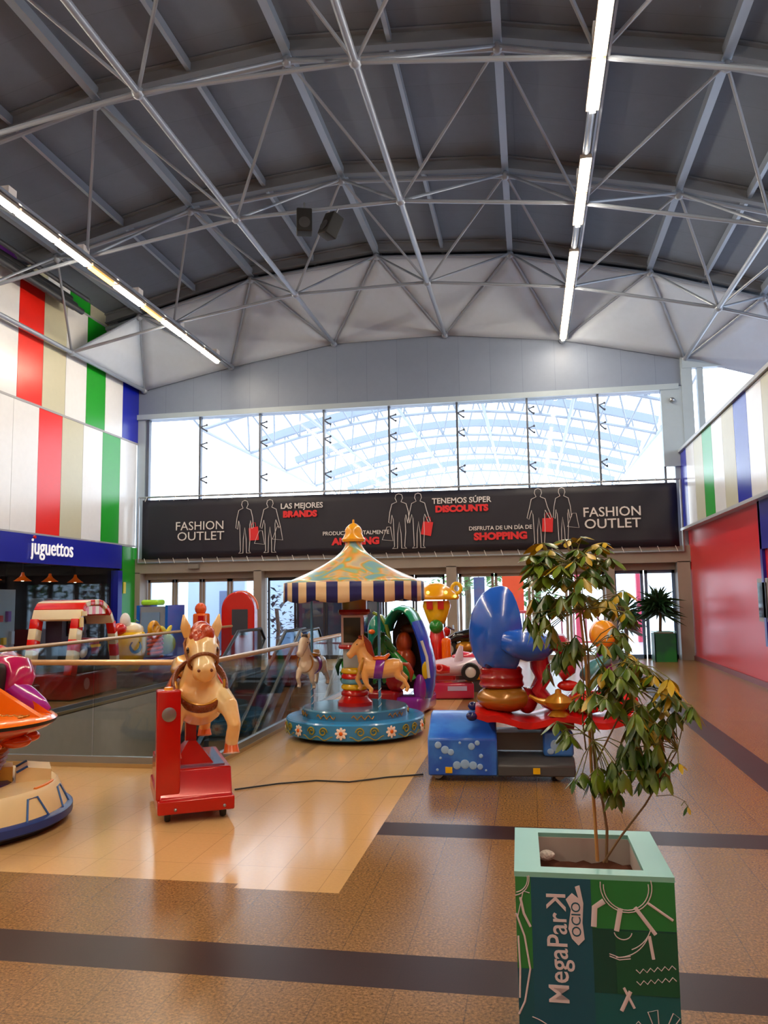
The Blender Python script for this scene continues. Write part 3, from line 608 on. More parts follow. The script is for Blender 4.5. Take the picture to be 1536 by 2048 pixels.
for s_ in (-1, 1): m.loft([(-.05, s_*.15, .16), (-.05, s_*.215, .04), (-.04, s_*.22, -.08)], [(.16, .02), (.16, .02), (.1, .012)], 12, ref=(1, 0, 0))
m.build('saddle_flap', orange, hb, sharp=80)
m = MB(); m.loft([(.1-.02*sin(a), .212*cos(a), .0+.212*sin(a)) for a in [2*pi*k/36 for k in range(36)]], [(.02, .01)]*36, 8, closed=True, ref=(1, 0, 0)); m.build('girth', red, hb)

# --- carousel
cr = thing('carousel', 'small blue carousel with striped canopy and carved horses', 'carousel', (-2.08, 9.45, 0))
cblue = P('carousel_blue', (45, 140, 205), .25, 0, .4)
MB().lathe([(0, .01), (.66, .01), (.66, .05), (0, .05)], n=40).build('plinth', black, cr)
sk = MB().lathe([(0, .04), (.77, .04), (.8, .055), (.815, .215), (.8, .23), (.62, .235), (0, .235)], n=64).build('skirt', cblue, cr)
MB().lathe([(.60, .22), (.625, .23), (.625, .32), (.61, .335), (0, .34)], n=64).build('deck', P('deck_blue', (60, 125, 160), .2, 0, .4), cr)
for k in range(9):
    a0 = -pi/2+.35+2*pi*k/9
    pts = [((.625+.003)*cos(a0-.2+.4*q/12), (.628)*sin(a0-.2+.4*q/12), .275+.022*sin(q*1.6)) for q in range(13)]; MB().path(pts, .007, n=6).build('deck_scroll', gold, cr)
for k in range(9):
    a0 = -pi/2+.02+2*pi*k/9; rr_ = .812
    M_ = Matrix.Rotation(a0, 4, 'Z') @ Matrix.Translation((rr_+.004, 0, .135)) @ Matrix.Rotation(pi/2-.09, 4, 'Y')
    m = MB()
    for q in range(8):
        b_ = 2*pi*q/8; m.ball((.04*cos(b_), .04*sin(b_), 0), (.03, .017, .008), rot=Matrix.Rotation(b_, 3, 'Z'), n=8)
    fl = m.build('flower', P('petal_white', (245, 225, 210), .35), sk); fl.matrix_local = M_
    MB().ball((0, 0, .008), (.022, .022, .012), n=10).build('flower_centre', orange, sk).matrix_local = M_
    am = a0+pi/9; m = MB()
    for s_ in (-1, 1):
        pts = []
        for q in range(22):
            t_ = q/21; ang = t_*9; r_ = .05*(1-t_*.75); x_ = s_*(.075+r_*cos(ang)*1.0); z_ = .145+r_*sin(ang)
            a_ = am+x_/.81; pts.append((.817*cos(a_), .817*sin(a_), z_))
        m.path(pts, .008, n=6)
    pts = [(.817*cos(am+t_/.81), .817*sin(am+t_/.81), .08+.02*cos(t_*34)) for t_ in [-.19+.38*q/16 for q in range(17)]]; m.path(pts, .006, n=6)
    m.build('scroll', P('scroll_olive', (150, 140, 40), .35), sk)
# column
MB().lathe([(.21, .33), (.21, .38), (.17, .42), (.15, .46), (0, .46)], n=32).build('column_foot', red, cr)
for k, (z0, mt_) in enumerate(((.44, red), (.515, yellow), (.58, P('aqua', (90, 150, 170), .3)), (.635, red), (.70, yellow))):
    MB().lathe([(0, z0), (.14, z0), (.165, z0+.02), (.165, z0+.05), (.14, z0+.08), (0, z0+.08)], n=32).build('column_bulge', mt_, cr)
m = MB(); m.rbox((0, 0, .9), (.24, .24, .26), .02).build('column_shaft', P('shaft_pale', (175, 185, 190), .35), cr)
MB().lathe([(0, 1.0), (.19, 1.0), (.2, 1.025), (.19, 1.05), (0, 1.05)], n=32).build('column_ring', red, cr)
cb = MB().rbox((0, 0, 1.22), (.27, .27, .36), .015).build('column_box', P('box_pinkish', (215, 190, 190), .3), cr)
for a in range(4):
    o = MB().box((0, -.137, 1.22), (.205, .008, .29)).build('dark_panel', screen, cb); o.matrix_local = Matrix.Rotation(a*pi/2, 4, 'Z')
MB().lathe([(0, 1.4), (.18, 1.4), (.2, 1.43), (.19, 1.46), (0, 1.46)], n=32).build('column_ring', dred, cr)
MB().lathe([(0, 1.45), (.15, 1.45), (.15, 1.8), (0, 1.8)], n=32).build('column_cap', P('cap_olive', (150, 130, 70), .3, 0, .3), cr)
# canopy
cn = bpy.data.materials.new('canopy_paint'); cn.use_nodes = True; nt = cn.node_tree; b_ = nt.nodes['Principled BSDF']; tc = nt.nodes.new('ShaderNodeTexCoord')
wv = nt.nodes.new('ShaderNodeTexNoise'); wv.inputs['Scale'].default_value = 3.6; wv.inputs['Detail'].default_value = 0; wv.inputs['Distortion'].default_value = 1.6
rp = nt.nodes.new('ShaderNodeValToRGB'); rp.color_ramp.interpolation = 'B_SPLINE'
cs = [(.0, (110, 165, 195)), (.38, (120, 172, 190)), (.46, (165, 190, 85)), (.52, (228, 140, 65)), (.58, (235, 190, 115)), (.66, (160, 185, 175)), (.8, (215, 115, 100))]
rp.color_ramp.elements[0].position = 0; rp.color_ramp.elements[0].color = lin(cs[0][1])+(1,); rp.color_ramp.elements[1].position = .8; rp.color_ramp.elements[1].color = lin(cs[-1][1])+(1,)
for p_, c_ in cs[1:-1]: e_ = rp.color_ramp.elements.new(p_); e_.color = lin(c_)+(1,)
nt.links.new(tc.outputs['Object'], wv.inputs['Vector']); nt.links.new(wv.outputs['Fac'], rp.inputs[0]); nt.links.new(rp.outputs[0], b_.inputs['Base Color']); b_.inputs['Roughness'].default_value = .3; b_.inputs['Coat Weight'].default_value = .3
prof = []
for q in range(15):
    t_ = q/14; prof.append((.84*(1-t_)**1.75+.095*t_+.0, 1.78+.50*t_**.95))
cnp = MB().lathe(prof, n=64, caps=False).build('canopy', cn, cr)
cnp.modifiers.new('t', 'SOLIDIFY').thickness = .015
m = MB(); NS = 40
for k in range(NS):
    a0, a1 = 2*pi*k/NS, 2*pi*(k+1)/NS; mi = k % 2; rows = 3
    for h_ in range(rows):
        z0, z1 = lerp(1.78, 1.58, h_/rows), lerp(1.78, 1.58, (h_+1)/rows)
        for q in range(3):
            b0, b1 = lerp(a0, a1, q/3), lerp(a0, a1, (q+1)/3)
            def pt(b_, z_, last):
                dip = (.035*abs(sin(b_*5))) if last else 0
                r_ = .842+.008*sin(b_*NS*.5)*(1.78-z_)/.2; return (r_*cos(b_), r_*sin(b_), z_-dip*1.0)
            m._f([m.bm.verts.new(p) for p in (pt(b0, z0, h_ == rows), pt(b1, z0, False), pt(b1, z1, h_ == rows-1), pt(b0, z1, h_ == rows-1))], mi, True)
bmesh.ops.remove_doubles(m.bm, verts=m.bm.verts, dist=.0005)
o = m.build('valance', [P('valance_cream', (235, 205, 160), .5), P('valance_navy', (30, 35, 105), .5)], cr, sharp=180); o.modifiers.new('t', 'SOLIDIFY').thickness = .008
MB().lathe([(0, 2.27), (.13, 2.27), (.145, 2.3), (.12, 2.33), (.115, 2.35), (.1, 2.38), (.105, 2.41), (.085, 2.45), (.045, 2.485), (.015, 2.5), (.012, 2.54), (0, 2.545)], n=32).build('finial', P('finial_yellow', (245, 170, 25), .25, 0, .5), cr)
def carhorse(lab, pos, rz, bodym, manem, saddlem, pole_h=1.1):
    t = bpy.data.objects.new('carousel_horse', None); COL.objects.link(t); t.parent = cr; t.location = pos; t.rotation_euler = (0, 0, rz); t['label'] = lab
    lg_ = [[(.28, -.1, -.02), (.42, -.12, -.14), (.48, -.12, -.26), (.40, -.12, -.4), (.44, -.12, -.46)], [(.28, .1, -.02), (.3, .12, -.2), (.26, .12, -.34), (.16, .12, -.44), (.19, .12, -.5)],
           [(-.34, -.1, -.02), (-.46, -.12, -.16), (-.56, -.12, -.22), (-.52, -.12, -.38), (-.46, -.12, -.46)], [(-.34, .1, -.02), (-.4, .12, -.18), (-.52, .12, -.26), (-.6, .12, -.4), (-.55, .12, -.48)]]
    k = .54
    horse_mesh('body', bodym, t, lg_, head=(-.02, 0), sc=k, voxel=.008, smooth=4)
    ears(t, bodym, .33, .58, k, .06, .13)
    m = MB(); m.loft([(.44*k, 0, .62*k), (.34*k, 0, .62*k), (.24*k, 0, .5*k), (.2*k, 0, .34*k), (.12*k, 0, .22*k)], [(.03, .035), (.035, .04), (.03, .045), (.03, .045), (.015, .02)], 10); m.organic('mane', manem, t, voxel=.007, smooth=2)
    m = MB(); m.loft([(-.48*k, 0, .08*k), (-.6*k, 0, .06*k), (-.68*k, 0, -.1*k), (-.66*k, 0, -.3*k)], [.015, .028, .03, .008], 10); m.build('tail', manem, t, sharp=80)
    m = MB(); m.loft([(.13*k, 0, .2*k), (.02*k, 0, .2*k), (-.12*k, 0, .2*k), (-.22*k, 0, .29*k)], [(.06, .02), (.085, .03), (.085, .03), (.05, .015)], 12); m.build('saddle', saddlem, t, sharp=80)
    m = MB(); m.loft([(.0-.02*sin(a), .21*k*cos(a), -.01*k+.212*k*sin(a)) for a in [2*pi*j/28 for j in range(28)]], [(.05, .006)]*28, 8, closed=True, ref=(1, 0, 0)); m.build('blanket', purple, t)
    m = MB(); m.loft([(.36*k-.03*sin(a)*.6, .18*k*cos(a), .06*k+.2*k*sin(a)) for a in [2*pi*j/28 for j in range(28)]], [(.014, .006)]*28, 8, closed=True, ref=(1, 0, 0)); m.build('breast_strap', gold, t)
    for s_ in (-1, 1): MB().ball((.46*k, s_*.105*k, .5*k), .008, n=8).build('eye', black, t)
    z0 = .335-pos[2]; MB().tube((0, 0, z0), (0, 0, pole_h-pos[2]+.66), .016, n=10).build('pole', P('pole_blue', (90, 160, 205), .2, .3), t)
    m = MB(); m.loft([(.017*cos(a), .017*sin(a), z0+.02+a*.014) for a in [q*.35 for q in range(46)]], .004, 5); m.build('pole_stripe', white, t)
    return t
carhorse('tan carved horse with orange saddle facing left', (.36, -.34, .80), pi+.15, P('horse_tan', (235, 170, 95), .3, 0, .4), P('mane_red', (150, 50, 20), .35), orange)
carhorse('white carved horse seen from the front', (-.5, -.1, .82), -pi/2-.15, P('horse_white', (215, 195, 170), .3, 0, .4), P('mane_grey', (70, 60, 60), .4), gold)
carhorse('green carved horse behind the column', (.05, .45, .8), 0.1, green, P('mane_dkgreen', (20, 70, 30), .4), red)

# --- blue box ride with flying carpet
gn = thing('carpet_ride', 'flying red carpet kiddie ride on a blue bubble printed base', 'kiddie ride', (-.36, 7.45, 0), R(3))
bub = P('bubble_blue', (30, 90, 200), .3, 0, .3, rgb2=(60, 130, 225), nscale=3)
m = MB(); m.prism([(-.30, .05), (-.30, .36), (-.27, .39), (.20, .52), (.36, .52), (.36, .05)], 'x', -.58, .02)
b1_ = m.build('front_box', bub, gn); md = b1_.modifiers.new('b', 'BEVEL'); md.width = .012
for k, (x, z, r_) in enumerate(((-.49, .31, .03), (-.43, .27, .035), (-.38, .25, .028), (-.2, .3, .03), (-.15, .33, .022), (-.33, .14, .035), (-.26, .15, .04), (-.19, .14, .035), (-.13, .13, .025), (-.12, .22, .018), (-.47, .2, .012), (-.3, .33, .012), (-.08, .1, .01), (-.5, .1, .012))):
    m = MB(); m.ball((x, -.302, z), (r_, .004, r_), n=14); m.build('bubble_print', P('bubble_pale', (150, 190, 235), .4), b1_)
for x in (-.4,): MB().box((x, -.305, .1), (.06, .01, .05)).build('warning_sticker', yellow, gn)
MB().box((.35, -.31, .1), (.06, .01, .05)).build('warning_sticker', yellow, gn)
grey = P('base_grey', (72, 74, 78), .4)
m = MB(); m.prism([(-.30, .05), (-.30, .14), (-.22, .2), (.36, .2), (.36, .05)], 'x', .02, .68); md = m.build('platform', grey, gn).modifiers.new('b', 'BEVEL'); md.width = .01
m = MB(); m.box((.2, -.0, .32), (.44, .3, .15)); m.build('step_box', grey, gn)
m = MB(); m.rbox((.55, -.02, .31), (.26, .4, .22), .03); m.build('rear_box', bub, gn)
m = MB(); m.ball((.52, -.225, .3), (.04, .004, .05)); m.ball((.58, -.225, .35), (.03, .004, .03)); m.ball((.48, -.225, .25), (.03, .004, .025)); m.build('bubble_print', P('bubble_pale', (150, 190, 235), .4), gn)
MB().rbox((.45, .02, .47), (.5, .3, .11), .02).build('carpet_support', dred, gn)
for x, y in ((-.5, -.2), (.55, -.2), (-.5, .28), (.55, .28)):
    o = MB().lathe([(0, -.015), (.04, -.015), (.045, 0), (.04, .015), (0, .015)], n=16).build('wheel', steel, gn); o.matrix_local = Matrix.Translation((x, y, .046)) @ Matrix.Rotation(pi/2, 4, 'X')
# carpet: wavy slab, rear end curled up
m = MB(); n_ = 40; P0 = []
for q in range(n_+1):
    x = lerp(-.16, 1.22, q/n_); z = .53+.03*sin(q*.35)+(.06 if q < 3 else 0)*(3-q)/3
    P0.append((x, z))
top_, bot_ = [], []
for x, z in P0:
    top_.append([m.bm.verts.new((x, y, z+.02+.012*cos(y*9))) for y in [-.34+.68*j/8 for j in range(9)]]); bot_.append([m.bm.verts.new((x, y, z-.035+.012*cos(y*9))) for y in [-.34+.68*j/8 for j in range(9)]])
for q in range(n_):
    for j in range(8): m._f([top_[q][j], top_[q+1][j], top_[q+1][j+1], top_[q][j+1]], 0, True); m._f([bot_[q][j], bot_[q][j+1], bot_[q+1][j+1], bot_[q+1][j]], 0, True)
    for j in (0, 8): m._f([top_[q][j], bot_[q][j], bot_[q+1][j], top_[q+1][j]], 0, True)
for e in (0, n_):
    for j in range(8): m._f([top_[e][j], top_[e][j+1], bot_[e][j+1], bot_[e][j]], 0, True)
m.build('carpet', P('carpet_red', (215, 22, 20), .3, 0, .3, rgb2=(190, 14, 20)), gn)
for k, (x, y) in enumerate(((-.19, -.33), (1.24, -.33), (-.19, .33), (1.24, .33))): MB().ball((x, y, .56), (.05, .04, .04)).build('tassel', navy, gn)
goldc = P('cushion_gold', (165, 110, 35), .25, .25, .5)
m = MB(); m.loft([(-.1, 0, .60), (-.1, 0, .63), (-.0, 0, .67)], .02, 6); 
MB().ball((.1, -.02, .68), (.25, .24, .125), n=28).build('seat_cushion', goldc, gn); MB().ball((.3, .0, .66), (.1, .16, .12), n=20).build('seat_cushion', P('cushion_red', (150, 20, 25), .25, 0, .4), gn)
MB().lathe([(.19, .78), (.205, .8), (.19, .835), (.2, .87), (.185, .9), (.19, .94), (.17, .96), (0, .96)], (.08, 0, 0), 28).build('waist_band', dred, gn)
bs = P('seat_blue', (28, 90, 200), .22, 0, .5)
m = MB(); m.lathe([(.15, .93), (.2, .99), (.24, 1.08), (.262, 1.2), (.262, 1.32), (.24, 1.44), (.2, 1.54), (.15, 1.62), (.09, 1.67), (.01, 1.69)], (.10, 0, 0), n=40, sx=1.15, arc=(R(55), R(305)))
o = m.build('seat_shell', bs, gn, sharp=80); md = o.modifiers.new('t', 'SOLIDIFY'); md.thickness = .045; md.offset = -1; md = o.modifiers.new('b', 'BEVEL'); md.width = .015; md.segments = 3
m = MB(); m.rbox((-.02, 0, 1.22), (.1, .3, .46), .045); m.rbox((.06, 0, .99), (.26, .32, .09), .04); m.build('seat_padding', navy, gn)
m = MB(); m.loft([(.12, -.2, 1.2), (.22, -.24, 1.18), (.32, -.24, 1.15), (.41, -.2, 1.14), (.46, -.1, 1.15), (.47, 0, 1.16), (.46, .1, 1.15), (.41, .2, 1.14), (.32, .24, 1.15), (.22, .24, 1.18), (.12, .2, 1.2)], [.1, .125, .135, .12, .1, .09, .1, .12, .135, .125, .1], 16, ref=(0, 0, 1)); m.build('padded_bar', bs, gn, sharp=80)
# curl of the carpet
m = MB(); pts = []
for q in range(34):
    a = -pi/2+q/33*3.9; r_ = .16-.0015*q; pts.append((.52-.0*q+r_*cos(a+pi)*.85, 0, 1.0+r_*sin(a+pi)*-1.0+.0))
pts = [(.62, 0, .60), (.47, 0, .66), (.40, 0, .76), (.45, 0, .85), (.43, 0, .95), (.42, 0, 1.08), (.48, 0, 1.17), (.6, 0, 1.17), (.68, 0, 1.06), (.66, 0, .95), (.58, 0, .9)]
m.loft(pts, [(.24, .07)]*4+[(.24, .09)]*(len(pts)-4), 14); m.build('carpet_curl', P('curl_red', (175, 20, 40), .25, 0, .4), gn, sharp=80)
m = MB(); m.loft([(p[0], -.13, p[2]) for p in pts[1:10]], [(.025, .052)]*9, 10); m.build('curl_stripe', navy, gn, sharp=80)
MB().lathe([(0, .56), (.1, .56), (.07, .59), (.05, .61), (.11, .64), (.13, .68), (.09, .72), (.03, .75), (.025, .78), (0, .79)], (.56, -.26, 0), 24).build('lamp_body', gold, gn)
MB().loft([(.46, -.26, .67), (.38, -.26, .69), (.31, -.26, .73)], [.035, .022, .014], 12).build('lamp_spout', gold, gn); MB().path([(.67, -.26, .7), (.75, -.26, .74), (.74, -.26, .64), (.66, -.26, .64)], .012).build('lamp_handle', gold, gn)
sr = P('rider_red', (215, 30, 25), .22, 0, .5)
m = MB(); m.ball((.82, 0, .65), (.2, .22, .11)); m.ball((1.08, 0, .66), (.2, .2, .1)); m.ball((.66, -.12, .8), (.1, .06, .05)); m.organic('seat_pad', sr, gn, voxel=.012, smooth=6)
m = MB(); m.ball((.9, .05, .92), (.14, .12, .08), rot=Matrix.Rotation(-.6, 3, 'Y')); m.ball((1.0, .05, 1.0), (.07, .1, .06)); m.organic('teal_cushion', P('cushion_teal', (90, 160, 175), .25, 0, .4), gn, voxel=.012, smooth=4)
m = MB()
for q in range(7):
    a = -1.2+q*.4; m.ball((.98+.03*cos(a), .06+.1*sin(a), 1.24+.0), (.12, .045, .13), rot=Matrix.Rotation(.25, 3, 'Y') @ Matrix.Rotation(a*.4, 3, 'Z'))
m.organic('headrest', P('headrest_orange', (245, 160, 20), .25, 0, .4, rgb2=(215, 40, 40), nscale=3.5), gn, voxel=.012, smooth=2)
MB().loft([(1.02, .06, .7), (1.0, .06, .95), (.99, .06, 1.15)], [.08, .07, .05], 12).build('backrest_post', purple, gn)

# --- blue green arch ride
ar = thing('arch_ride', 'blue and green arched kiddie ride behind the carousel', 'kiddie ride', (-1.9, 11.3, 0), R(-8))
m = MB(); m.rbox((.0, 0, .14), (.95, .9, .22), .05); m.build('base', purple, ar); MB().rbox((-.1, -.3, .18), (.5, .4, .3), .04).build('side_skirt', dred, ar)
for x, y in ((-.35, -.35), (.35, -.35), (-.35, .35), (.35, .35)): MB().lathe([(0, 0), (.04, 0), (.045, .02), (.04, .045), (0, .045)], (x, y, 0), 12).build('foot', black, ar)
ag = P('arch_green', (25, 150, 110), .2, 0, .5); ab = P('arch_blue', (20, 70, 215), .2, 0, .5)
m = MB(); m.loft([(-.1, 0, 1.12), (-.08, 0, 1.22), (-.03, 0, 1.32), (.04, 0, 1.4), (.12, 0, 1.43), (.2, 0, 1.41), (.27, 0, 1.34), (.33, 0, 1.22)], [(.22, .03), (.23, .04)]+[(.25, .055)]*6, 14); m.build('arch_top', ag, ar, sharp=80)
m = MB(); m.loft([(.32, 0, 1.25), (.37, 0, 1.13), (.42, 0, .99), (.455, 0, .85), (.48, 0, .7), (.49, 0, .55), (.48, 0, .38), (.45, 0, .22)], [(.25, .058), (.25, .062), (.25, .068), (.25, .075), (.25, .08), (.24, .085), (.22, .08), (.18, .07)], 14); m.build('arch_side', ab, ar, sharp=80)
m = MB(); m.prism([(-.1, .3), (.44, .3), (.44, .8), (.34, 1.15), (.24, 1.35), (.12, 1.4), (.0, 1.33), (-.1, 1.1)], 'y', .2, .24); m.build('back_panel', P('back_brown', (60, 28, 20), .5), ar)
m = MB(); m.loft([(.46, -.26, 1.0), (.53, -.26, .78), (.555, -.26, .5)], [(.01, .02)]*3, 8); m.build('arch_stripe', white, ar)
m = MB(); m.ball((.5, -.24, .6), (.05, .02, .12)); m.build('fin_print', yellow, ar)
m = MB(); m.ball((-.24, .0, 1.1), (.16, .2, .27)); m.ball((-.2, .0, .88), (.12, .17, .2)); m.organic('fish_head', teal, ar, voxel=.014, smooth=5)
m = MB(); m.loft([(-.26, -.16, 1.38), (-.14, -.18, 1.33), (-.07, -.18, 1.2), (-.03, -.18, 1.05), (-.0, -.18, .86)], [(.05, .025)]*5, 10); m.build('crest', P('olive_gloss', (110, 130, 40), .25, 0, .4), ar, sharp=80)
MB().ball((-.28, -.2, 1.12), (.05, .03, .035)).build('eye', orange, ar)
m = MB(); m.ball((.1, .1, .95), (.12, .12, .16)); m.ball((.12, .1, .7), (.15, .14, .18)); m.ball((.0, .02, .78), (.06, .1, .06)); m.organic('figure_seat', P('seat_orange', (215, 80, 20), .3, 0, .3), ar, voxel=.014, smooth=5)
m = MB(); m.ball((.16, .2, 1.14), (.15, .12, .08)); m.build('brown_hood', brown, ar)  # brown rounded hood piece above the orange seat
m = MB(); m.loft([(.05, -.3, .85), (.22, -.34, .68), (.36, -.34, .48)], [(.07, .05), (.08, .07), (.05, .05)], 12); m.build('green_fender', green, ar, sharp=80)
m = MB(); m.rbox((-.2, -.1, .55), (.5, .4, .5), .08); m.build('cockpit', screen, ar)
m = MB(); m.ball((.1, -.3, .5), (.16, .12, .2)); m.build('front_seat', dred, ar)
m = MB(); m.loft([(-.62, -.15, .92), (-.68, -.2, .68), (-.66, -.2, .5)], [(.05, .04), (.08, .06), (.05, .05)], 12); m.build('green_fender', green, ar, sharp=80)
MB().loft([(-.6, -.1, .27), (-.6, -.1, .5)], [.1, .08], 12).build('bracket', black, ar); MB().box((-.5, -.1, .3), (.3, .1, .1)).build('bracket', black, ar)
m = MB(); m.ball((.42, -.25, .35), (.09, .08, .2)); m.build('side_float', purple, ar)

# --- yellow canopy ride
yr = thing('yellow_ride', 'yellow canopied kiddie ride with green lamps on a red base', 'kiddie ride', (-1.68, 14.6, 0))
MB().rbox((0, 0, .2), (.7, .8, .36), .05).build('base', dred, yr)
MB().loft([(0, 0, .35), (0, 0, .8), (0, 0, 1.0)], [(.22, .2), (.2, .16), (.14, .12)], 16).build('red_body', red, yr)
MB().ball((0, -.12, 1.06), .13, n=16).build('green_ball', green, yr)
MB().loft([(0, 0, 1.1), (0, 0, 1.25), (0, 0, 1.42), (0, 0, 1.52)], [(.14, .14), (.2, .18), (.26, .2), (.24, .2)], 20, ref=(1, 0, 0)).build('yellow_neck', yellow, yr, sharp=80)
for x in (-.1, .1): MB().box((x, -.195, 1.44), (.11, .05, .14)).build('red_window', red, yr)
m = MB(); m.loft([(0, 0, 1.54), (0, 0, 1.57), (0, 0, 1.62), (0, 0, 1.74), (0, 0, 1.82), (0, 0, 1.85)], [(.4, .3), (.43, .32), (.4, .3), (.27, .24), (.16, .15), (.03, .03)], 32, ref=(1, 0, 0)); m.build('canopy', P('canopy_yellow', (240, 165, 10), .22, 0, .5), yr, sharp=80)
for k, (x, z) in enumerate(((-.3, 1.62), (-.12, 1.67), (.2, 1.67), (.36, 1.6))): MB().ball((x, -.3+abs(x)*.25, z), .03, n=10).build('lamp', emis('lamp_green%d' % k, (.6, 1, .2), 1.6), yr)
m = MB(); m.loft([(.37+.08*cos(a), 0, 1.74+.09*sin(a)) for a in [2*pi*k/20 for k in range(20)]], .035, 10, closed=True); m.build('ring_handle', yellow, yr)
for x in (-.22, .2): MB().rbox((x, -.35, .62), (.16, .2, .5), .05).build('seat', orange, yr)

# --- race car ride
rc = thing('race_car_ride', 'white and pink race car kiddie ride on a pink base', 'kiddie ride', (-1.15, 12.95, 0), R(8))
m = MB(); m.rbox((-.1, 0, .13), (.62, .55, .24), .03); m.build('base', P('base_pink', (190, 40, 80), .25, 0, .4), rc); MB().box((-.05, -.279, .17), (.3, .006, .07)).build('base_label', P('label_lilac', (190, 180, 220), .4), rc)
for x in (-.35, .15):
    for y in (-.2, .2): MB().lathe([(0, 0), (.03, 0), (.03, .03), (0, .03)], (x, y, 0), 10).build('foot', black, rc)
cw = P('car_white', (225, 205, 225), .2, 0, .5)
m = MB(); m.loft([(-.62, 0, .46), (-.55, 0, .46), (-.3, 0, .47), (0, 0, .5), (.3, 0, .5), (.45, 0, .48), (.5, 0, .47)], [(.12, .06), (.2, .1), (.25, .13), (.27, .16), (.25, .15), (.16, .1), (.05, .04)], 18); m.build('body', cw, rc, sharp=80)
m = MB(); m.loft([(-.1, 0, .62), (.05, 0, .66), (.25, 0, .62), (.38, 0, .56)], [(.1, .04), (.14, .07), (.12, .07), (.04, .03)], 14); m.build('hood', P('hood_pink', (225, 60, 90), .2, 0, .5), rc, sharp=80)
m = MB(); m.loft([(-.5, -.2, .48), (-.3, -.25, .47), (-.16, -.27, .46)], [(.02, .06), (.02, .08), (.02, .05)], 10); m.build('side_panel', red, rc, sharp=80)
m = MB(); m.loft([(-.33+.05*cos(a), -.285, .49+.05*sin(a)) for a in [2*pi*k/20 for k in range(20)]], .014, 8, closed=True); m.build('ring_badge', P('ring_pink', (240, 110, 110), .25), rc)
for x, z in ((.0, .7), (.38, .66)): m = MB(); m.loft([(x-.02, -.2, z-.14), (x, -.2, z), (x+.03, -.2, z+.12)], [(.03, .08), (.03, .06), (.015, .03)], 12); m.build('fin', cw, rc, sharp=80)
m = MB(); m.ball((.52, -.2, .5), (.1, .06, .07)); m.build('rear_fairing', cw, rc)
for x, y in ((.16, -.28), (.16, .28), (-.45, .24)):
    o = MB().lathe([(.085, -.05), (.13, -.05), (.145, -.03), (.145, .03), (.13, .05), (.085, .05), (.085, -.05)], n=28, caps=False).build('wheel', black, rc); o.matrix_local = Matrix.Translation((x, y, .42)) @ Matrix.Rotation(pi/2, 4, 'X')
    MB().lathe([(0, .045), (.05, .05), (.09, .035), (.09, -.035), (.05, -.05), (0, -.045)], n=24).build('hubcap', P('hub_white', (225, 225, 220), .3, .3), o)
ob = thing('orange_ride_base', 'low orange kiddie ride base behind the race car', 'kiddie ride', (-.8, 13.9, 0))
MB().rbox((0, 0, .3), (.62, .5, .2), .03).build('body', P('base_orange', (240, 150, 15), .25, 0, .4), ob); MB().box((0, 0, .1), (.5, .4, .2)).build('plinth', grey, ob)
# --- black motorbike ride
mb = thing('motorbike_ride', 'black motorbike kiddie ride parked behind the race car', 'kiddie ride', (-1.2, 15.6, 0), R(-10))
MB().rbox((0, 0, .2), (.9, .5, .4), .03).build('base', P('bike_base', (40, 30, 40), .4), mb)
m = MB(); m.loft([(-.45, 0, .7), (-.2, 0, .82), (.05, 0, .86), (.3, 0, .78), (.5, 0, .84)], [(.08, .06), (.12, .1), (.13, .13), (.12, .08), (.06, .04)], 14); m.build('tank_and_seat', P('bike_black', (20, 20, 24), .15, 0, .6), mb, sharp=80)
for x in (-.38, .38):
    o = MB().lathe([(.1, -.05), (.18, -.05), (.2, 0), (.18, .05), (.1, .05), (.1, -.05)], n=24, caps=False).build('wheel', black, mb); o.matrix_local = Matrix.Translation((x, 0, .58)) @ Matrix.Rotation(pi/2, 4, 'X')
MB().ball((-.05, -.02, .62), (.2, .14, .12)).build('engine', gold, mb); MB().path([(-.35, -.22, 1.02), (-.28, 0, .95), (-.35, .22, 1.02)], .02).build('handlebar', steel, mb); MB().ball((-.42, 0, .92), (.07, .1, .1)).build('headlamp', red, mb)
tb = thing('toy_seat_ride', 'orange and red bucket seat ride in front of the glass doors', 'kiddie ride', (-.75, 16.8, 0))
MB().rbox((0, 0, .35), (.6, .5, .7), .05).build('base', dred, tb); m = MB(); m.ball((-.1, 0, .92), (.2, .18, .24)); m.ball((.12, 0, .86), (.2, .18, .18)); m.organic('seat', P('seat_red', (225, 60, 30), .25, 0, .4, rgb2=(240, 140, 30), nscale=3), tb, voxel=.02)

# --- rocket ride at left edge
rk = thing('spaceship_ride', 'orange spaceship kiddie ride on a cream base at left edge', 'kiddie ride', (-4.16, 5.3, 0), R(0))
rk.scale = (1, 1, .84)
MB().lathe([(0, .01), (.76, .01), (.78, .05), (0, .05)], n=48).build('underside', black, rk)
MB().lathe([(0, .05), (.80, .05), (.825, .07), (.825, .13), (.79, .15), (0, .15)], n=56).build('bumper', P('bumper_blue', (30, 60, 130), .35), rk)
drum = MB().lathe([(0, .14), (.79, .14), (.72, .33), (.70, .35), (0, .35)], n=56).build('drum', P('drum_cream', (225, 200, 150), .35, noise=.08), rk)
for k in range(12):
    a0 = 2*pi*k/12-1.2
    def dp(a, t): r_ = lerp(.79, .72, t)+.004; return (r_*cos(a), r_*sin(a), lerp(.14, .33, t))
    MB().path([dp(a0-.13, 0), dp(a0-.06, .85), dp(a0+.06, .85), dp(a0+.13, 0)], .008, n=6).build('blue_outline', P('outline_blue', (50, 100, 170), .4), drum)
m = MB()
for k in range(6):
    a0 = 2*pi*k/6-.9; m.path([(.69*cos(a0+t_), .69*sin(a0+t_), .352) for t_ in [-.2+.4*q/8 for q in range(9)]], .012, n=6)
m.build('orange_stripe', P('stripe_orange', (235, 130, 30), .4), drum)
